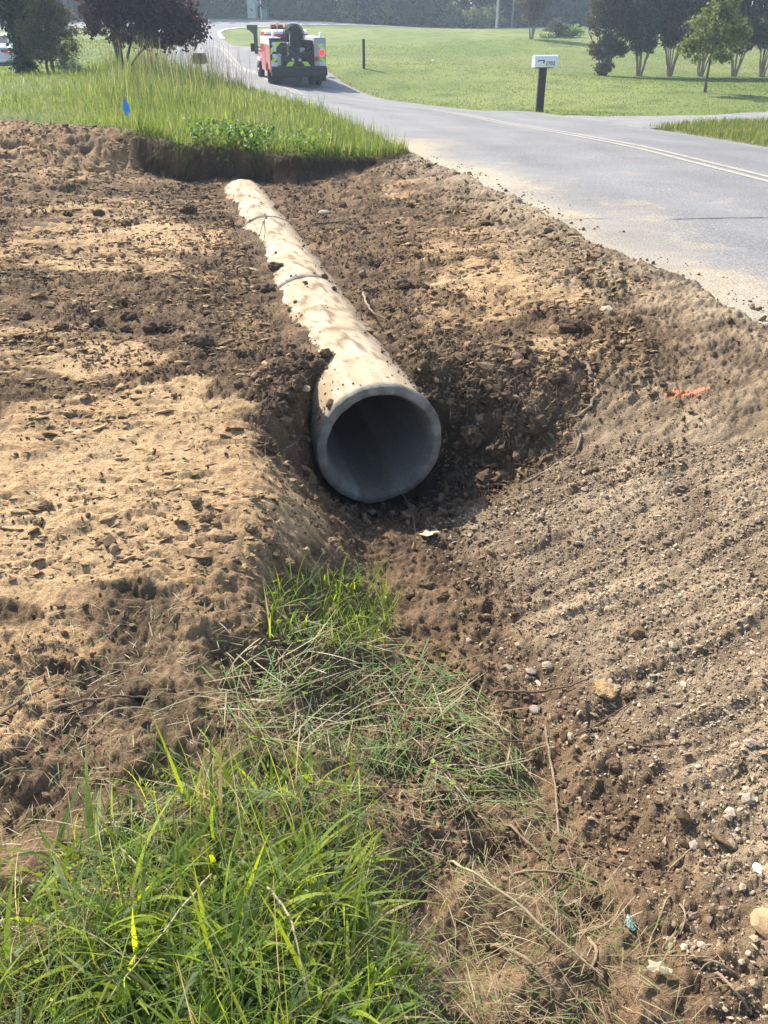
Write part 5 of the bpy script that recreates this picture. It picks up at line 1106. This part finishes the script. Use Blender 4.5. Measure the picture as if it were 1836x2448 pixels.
# ------------------------------------------------------------------ mailboxes
def text_mesh(txt, size, depth):
    cu = bpy.data.curves.new('digits', 'FONT'); cu.body = txt; cu.size = size; cu.extrude = depth; cu.align_x = 'CENTER'; cu.align_y = 'CENTER'
    o = bpy.data.objects.new('digits', cu); COL.objects.link(o); dg = bpy.context.evaluated_depsgraph_get(); dg.update()
    me = bpy.data.meshes.new_from_object(o.evaluated_get(dg)); bpy.data.objects.remove(o); bpy.data.curves.remove(cu); return me
def mailbox_white():
    x, y, z = at_y(1290, 264, 25); gzv = g1(x, y); M = empty('mailbox', (x, y, gzv), math.radians(10)); tag(M, 'white metal mailbox numbered 2702 on a dark board post by the road', 'mailbox')
    MB().box((0, .03, .52), (.205, .09, 1.16), bev=.008).build('post', K_WOODD, M)
    H = 1.08; L = .60; prof = [(-.11, 0), (.11, 0), (.115, .17)]+[(.115*math.cos(a*math.pi/10), .17+.11*math.sin(a*math.pi/10)) for a in range(1, 10)]+[(-.115, .17)]
    b = MB(); b.prism([(p, H+q) for p, q in prof], -.26, L-.26, 'yz'); o = b.build('box', K_WHITE, M, True)
    b = MB(); b.prism([(p*1.06, H-.004+q*1.03) for p, q in prof], -.285, -.262, 'yz'); d = b.build('door', K_WHITE, M, True)
    MB().box((-.30, 0, H+.22), (.03, .03, .05), bev=.005).build('handle', K_WHITE, d)
    b = MB(); b.prism([(p*1.05, H-.004+q*1.025) for p, q in prof], L-.262, L-.245, 'yz'); b.build('rear_lip', K_WHITE, M, True)
    b = MB(); b.prism([(-.20, H+.135), (-.185, H+.17), (-.02, H+.165), (-.02, H+.09), (-.05, H+.09), (-.055, H+.145), (-.165, H+.15), (-.18, H+.12)], -.122, -.116); b.build('flag', K_BLK, M)
    me = text_mesh('2702', .135, .003); t = link('house_number', me, K_BLK, M); t.location = (.145, -.119, H+.085); t.rotation_euler = (math.pi/2, 0, 0)
    MB().box((.0, .0, H-.012), (.5, .17, .022)).build('bracket', K_WOODD, M)
mailbox_white()
def mailbox_dark():
    x, y, z = at_y(612, 112, 58); M = empty('mailbox', (x, y, g1(x, y))); tag(M, 'dark plastic mailbox on a flared post across the road, behind the fire truck', 'mailbox')
    zt = at_y(612, 58, 58)[2]-M.location.z
    b = MB(); b.prism([(-.10, 0), (.10, 0), (.12, zt-.1), (.12, zt-.34), (.12, zt), (-.42, zt), (-.40, zt-.10), (-.34, zt-.34), (-.12, zt-.48)], -.11, .11, 'xz', .02) if False else b.prism([(-.09, -.05), (.12, -.05), (.13, zt-.3), (-.34, zt-.3), (-.10, zt-.52)], -.09, .09); b.build('post', K_OLIVE, M)
    b = MB(); prof = [(-.12, 0), (.12, 0), (.12, .16)]+[(.12*math.cos(a*math.pi/8), .16+.12*math.sin(a*math.pi/8)) for a in range(1, 8)]+[(-.12, .16)]
    b.prism([(p, zt-.296+q) for p, q in prof], -.44, .16, 'yz'); b.build('box', K_OLIVE, M, True)
    MB().box((-.45, 0, zt-.17), (.02, .22, .24), bev=.01).build('door', K_OLIVE, M)
mailbox_dark()
def mailbox_brown():
    x, y, z = at_y(478, 152, 36); M = empty('mailbox', (x, y, g1(x, y))); h = z-M.location.z; tag(M, 'brown box mailbox on a post in the weeds under the purple-leaved tree', 'mailbox')
    MB().box((0, 0, h/2), (.10, .10, h+.1)).build('post', K_POLE, M)
    b = MB(); b.prism([(-.22, h), (.22, h), (.22, h+.26), (.16, h+.36), (-.16, h+.36), (-.22, h+.26)], -.26, .26, 'xz', .01); b.build('box', K_BROWN, M)
    MB().box((0, -.268, h+.16), (.34, .014, .26), bev=.005).build('door', K_BROWN, M)
mailbox_brown()

# ------------------------------------------------------------------ post, flag, poles, cabinets, house, litter
x, y, z = at_y(870, 163, 45); o = MB().box((0, 0, .58), (.12, .12, 1.30), bev=.01).build('fence_post', K_WOODD); o.location = (x, y, g1(x, y)); tag(o, 'single dark wooden post standing alone on the lawn', 'post')
x, y, z = spot(310, 312); F_ = empty('marker_flag', (x, y, z)); tag(F_, 'blue marker flag on a thin wire above the cut bank', 'flag')
fz = max(.02, at_y(308, 288, y)[2]-z); MB().tube([(0, 0, -.05), (.005, 0, fz+.1), (-.01, 0, fz+.32)], .003, 5).build('wire', K_GREY, F_)
b = MB(); N_ = 8
for i in range(N_):
    u0, u1 = i/N_, (i+1)/N_
    f = lambda u: (lerp(-.01, .065, u**.7)*math.sin(min(1, u*1.15)*math.pi*.85)+.0, .03*math.sin(u*5), fz+.30-.24*u)
    g_ = lambda u: (-.015-.035*math.sin(u*math.pi), .015*math.sin(u*4+1), fz+.30-.24*u)
    for dy in (0, .004): b.quad([(f(u0)[0], f(u0)[1]+dy, f(u0)[2]), (f(u1)[0], f(u1)[1]+dy, f(u1)[2]), (g_(u1)[0], g_(u1)[1]+dy, g_(u1)[2]), (g_(u0)[0], g_(u0)[1]+dy, g_(u0)[2])])
b.build('vinyl_flag', K_BLUE, F_, True)
def pole(px, py, y, r, h, label, mt):
    x, _, _ = at_y(px, py, y); z = g1(x, y); P = empty('utility_pole', (x, y, z)); tag(P, label, 'pole')
    MB().tube([(0, 0, -.3), (0, 0, h*.5), (0, 0, h)], [r, r*.85, r*.7], 12).build('shaft', mt, P, True)
    MB().box((0, -.12, h-.8), (2.4, .1, .12)).build('crossarm', mt, P)
    for q in (-1.0, -.4, .4, 1.0): MB().cyl((q, -.12, h-.74), (q, -.12, h-.58), .05, .03, n=10).build('insulator', K_GREY, P)
    return P
p1_ = pole(590, 44, 108, .15, 9, 'weathered utility pole beside the pale green cabinet', K_POLE)
pole(1187, 69, 109, .15, 10, 'pale utility pole rising out of the broad shrub at the wood edge', mat('pale_pole', (.42, .41, .38), .8, var=.15))
x0, y0, _ = at_y(486, 30, 106); tag(MB().tube([(x0, y0, g1(x0, y0)), (p1_.location.x, p1_.location.y, p1_.location.z+7.5)], .03, 6).build('guy_wire', K_CLR), 'slanting guy wire staying the weathered utility pole', 'wire')
def cabinet(px, py, y, w, h, label, mt, name):
    x, _, _ = at_y(px, py, y); z = g1(x, y); Cb = empty(name, (x, y, z), math.radians(-12)); tag(Cb, label, 'cabinet')
    MB().box((0, 0, h/2), (w, w*.8, h+.1), bev=.03).build('case', mt, Cb); MB().box((0, 0, h+.07), (w*1.08, w*.9, .06), bev=.02).build('lid', mt, Cb); MB().box((0, -w*.41, h*.5), (w*.86, .02, h*.86), bev=.005).build('door', mt, Cb)
    MB().box((w*.34, -w*.43, h*.52), (.04, .03, .14)).build('latch', K_GREY, Cb)
cabinet(605, 46, 107, .95, 1.9, 'tall pale green utility cabinet beside the weathered pole', K_GRNBOX, 'utility_cabinet')
cabinet(634, 49, 107, .75, 1.0, 'low teal utility cabinet next to the tall pale green one', K_TEALBOX, 'utility_cabinet')
x, y, _ = at_y(625, 48, 106.4); z = g1(x, y); P_ = empty('meter_post', (x, y, z)); tag(P_, 'thin white meter post between the two utility cabinets', 'post'); MB().box((0, 0, .85), (.10, .10, 1.8)).build('post', K_WHITE, P_); MB().box((-.35, 0, 1.62), (.8, .08, .10)).box((-.35, -.06, 1.45), (.22, .14, .34), bev=.02).build('meter_box', K_GREY, P_)
def house():
    x, y, _ = at_y(1815, 120, 72); z = g1(x, y); Hs = empty('house', (x, y, z), math.radians(-4)); tag(Hs, 'brick house with white gable trim behind the end of the myrtle row', 'house')
    Lh, Wd, ht = 13.0, 8.0, 2.7
    MB().box((Lh/2, Wd/2, ht/2), (Lh, Wd, ht)).build('wall', K_BRICK, Hs)
    b = MB(); b.prism([(-.5, ht), (Wd+.5, ht), (Wd/2, ht+2.3)], -.5, Lh+.5, 'yz'); rf = b.build('roof', K_ROOF, Hs)
    b = MB(); b.prism([(.2, ht+.05), (Wd-.2, ht+.05), (Wd/2, ht+2.0)], -.56, -.49, 'yz'); b.build('gable', K_TRIM, Hs); MB().box((Lh/2, -.5, ht-.02), (Lh+1, .06, .2)).build('fascia', K_TRIM, Hs)
    MB().box((4, 4.6, ht+2.4), (.7, .7, 1.4)).build('chimney', K_BRICK, rf)
    for wx in (1.6, 4.4, 9.0, 11.2):
        w_ = MB().box((wx, -.03, 1.55), (1.1, .08, 1.3), bev=.01).build('window', K_TRIM, Hs); MB().box((wx, -.075, 1.55), (.92, .02, 1.1)).build('pane', K_GLASS, w_)
    d_ = MB().box((6.8, -.03, 1.05), (1.0, .08, 2.1)).build('door', K_TRIM, Hs); MB().cyl((7.2, -.07, 1.0), (7.2, -.13, 1.0), .035, n=10).build('handle', K_CHR, d_)
house()
for px, py, lb in [(962, 195, 'white scrap of litter on the mown grass near the road'), (1034, 146, 'tiny white scrap of litter out in the middle of the lawn')]:
    scrap(px, py, .07, .05, lb, M_PAPER, 'litter', 'litter', .05, .6, .2)

# ------------------------------------------------------------------ the air
hz = bpy.data.materials.new('haze'); hz.use_nodes = True; t_ = hz.node_tree; t_.nodes.clear(); ho = t_.nodes.new('ShaderNodeOutputMaterial'); pv = t_.nodes.new('ShaderNodeVolumePrincipled')
pv.inputs['Density'].default_value = .0013; pv.inputs['Color'].default_value = (.68, .84, 1.0, 1); pv.inputs['Anisotropy'].default_value = .25
t_.links.new(pv.outputs[0], ho.inputs['Volume'])
h_ = MB().box((5, 75, 8), (860, 260, 28)).build('haze', hz); tag(h_, 'thin summer haze hanging over the lawn and wood', 'haze', kind='stuff')
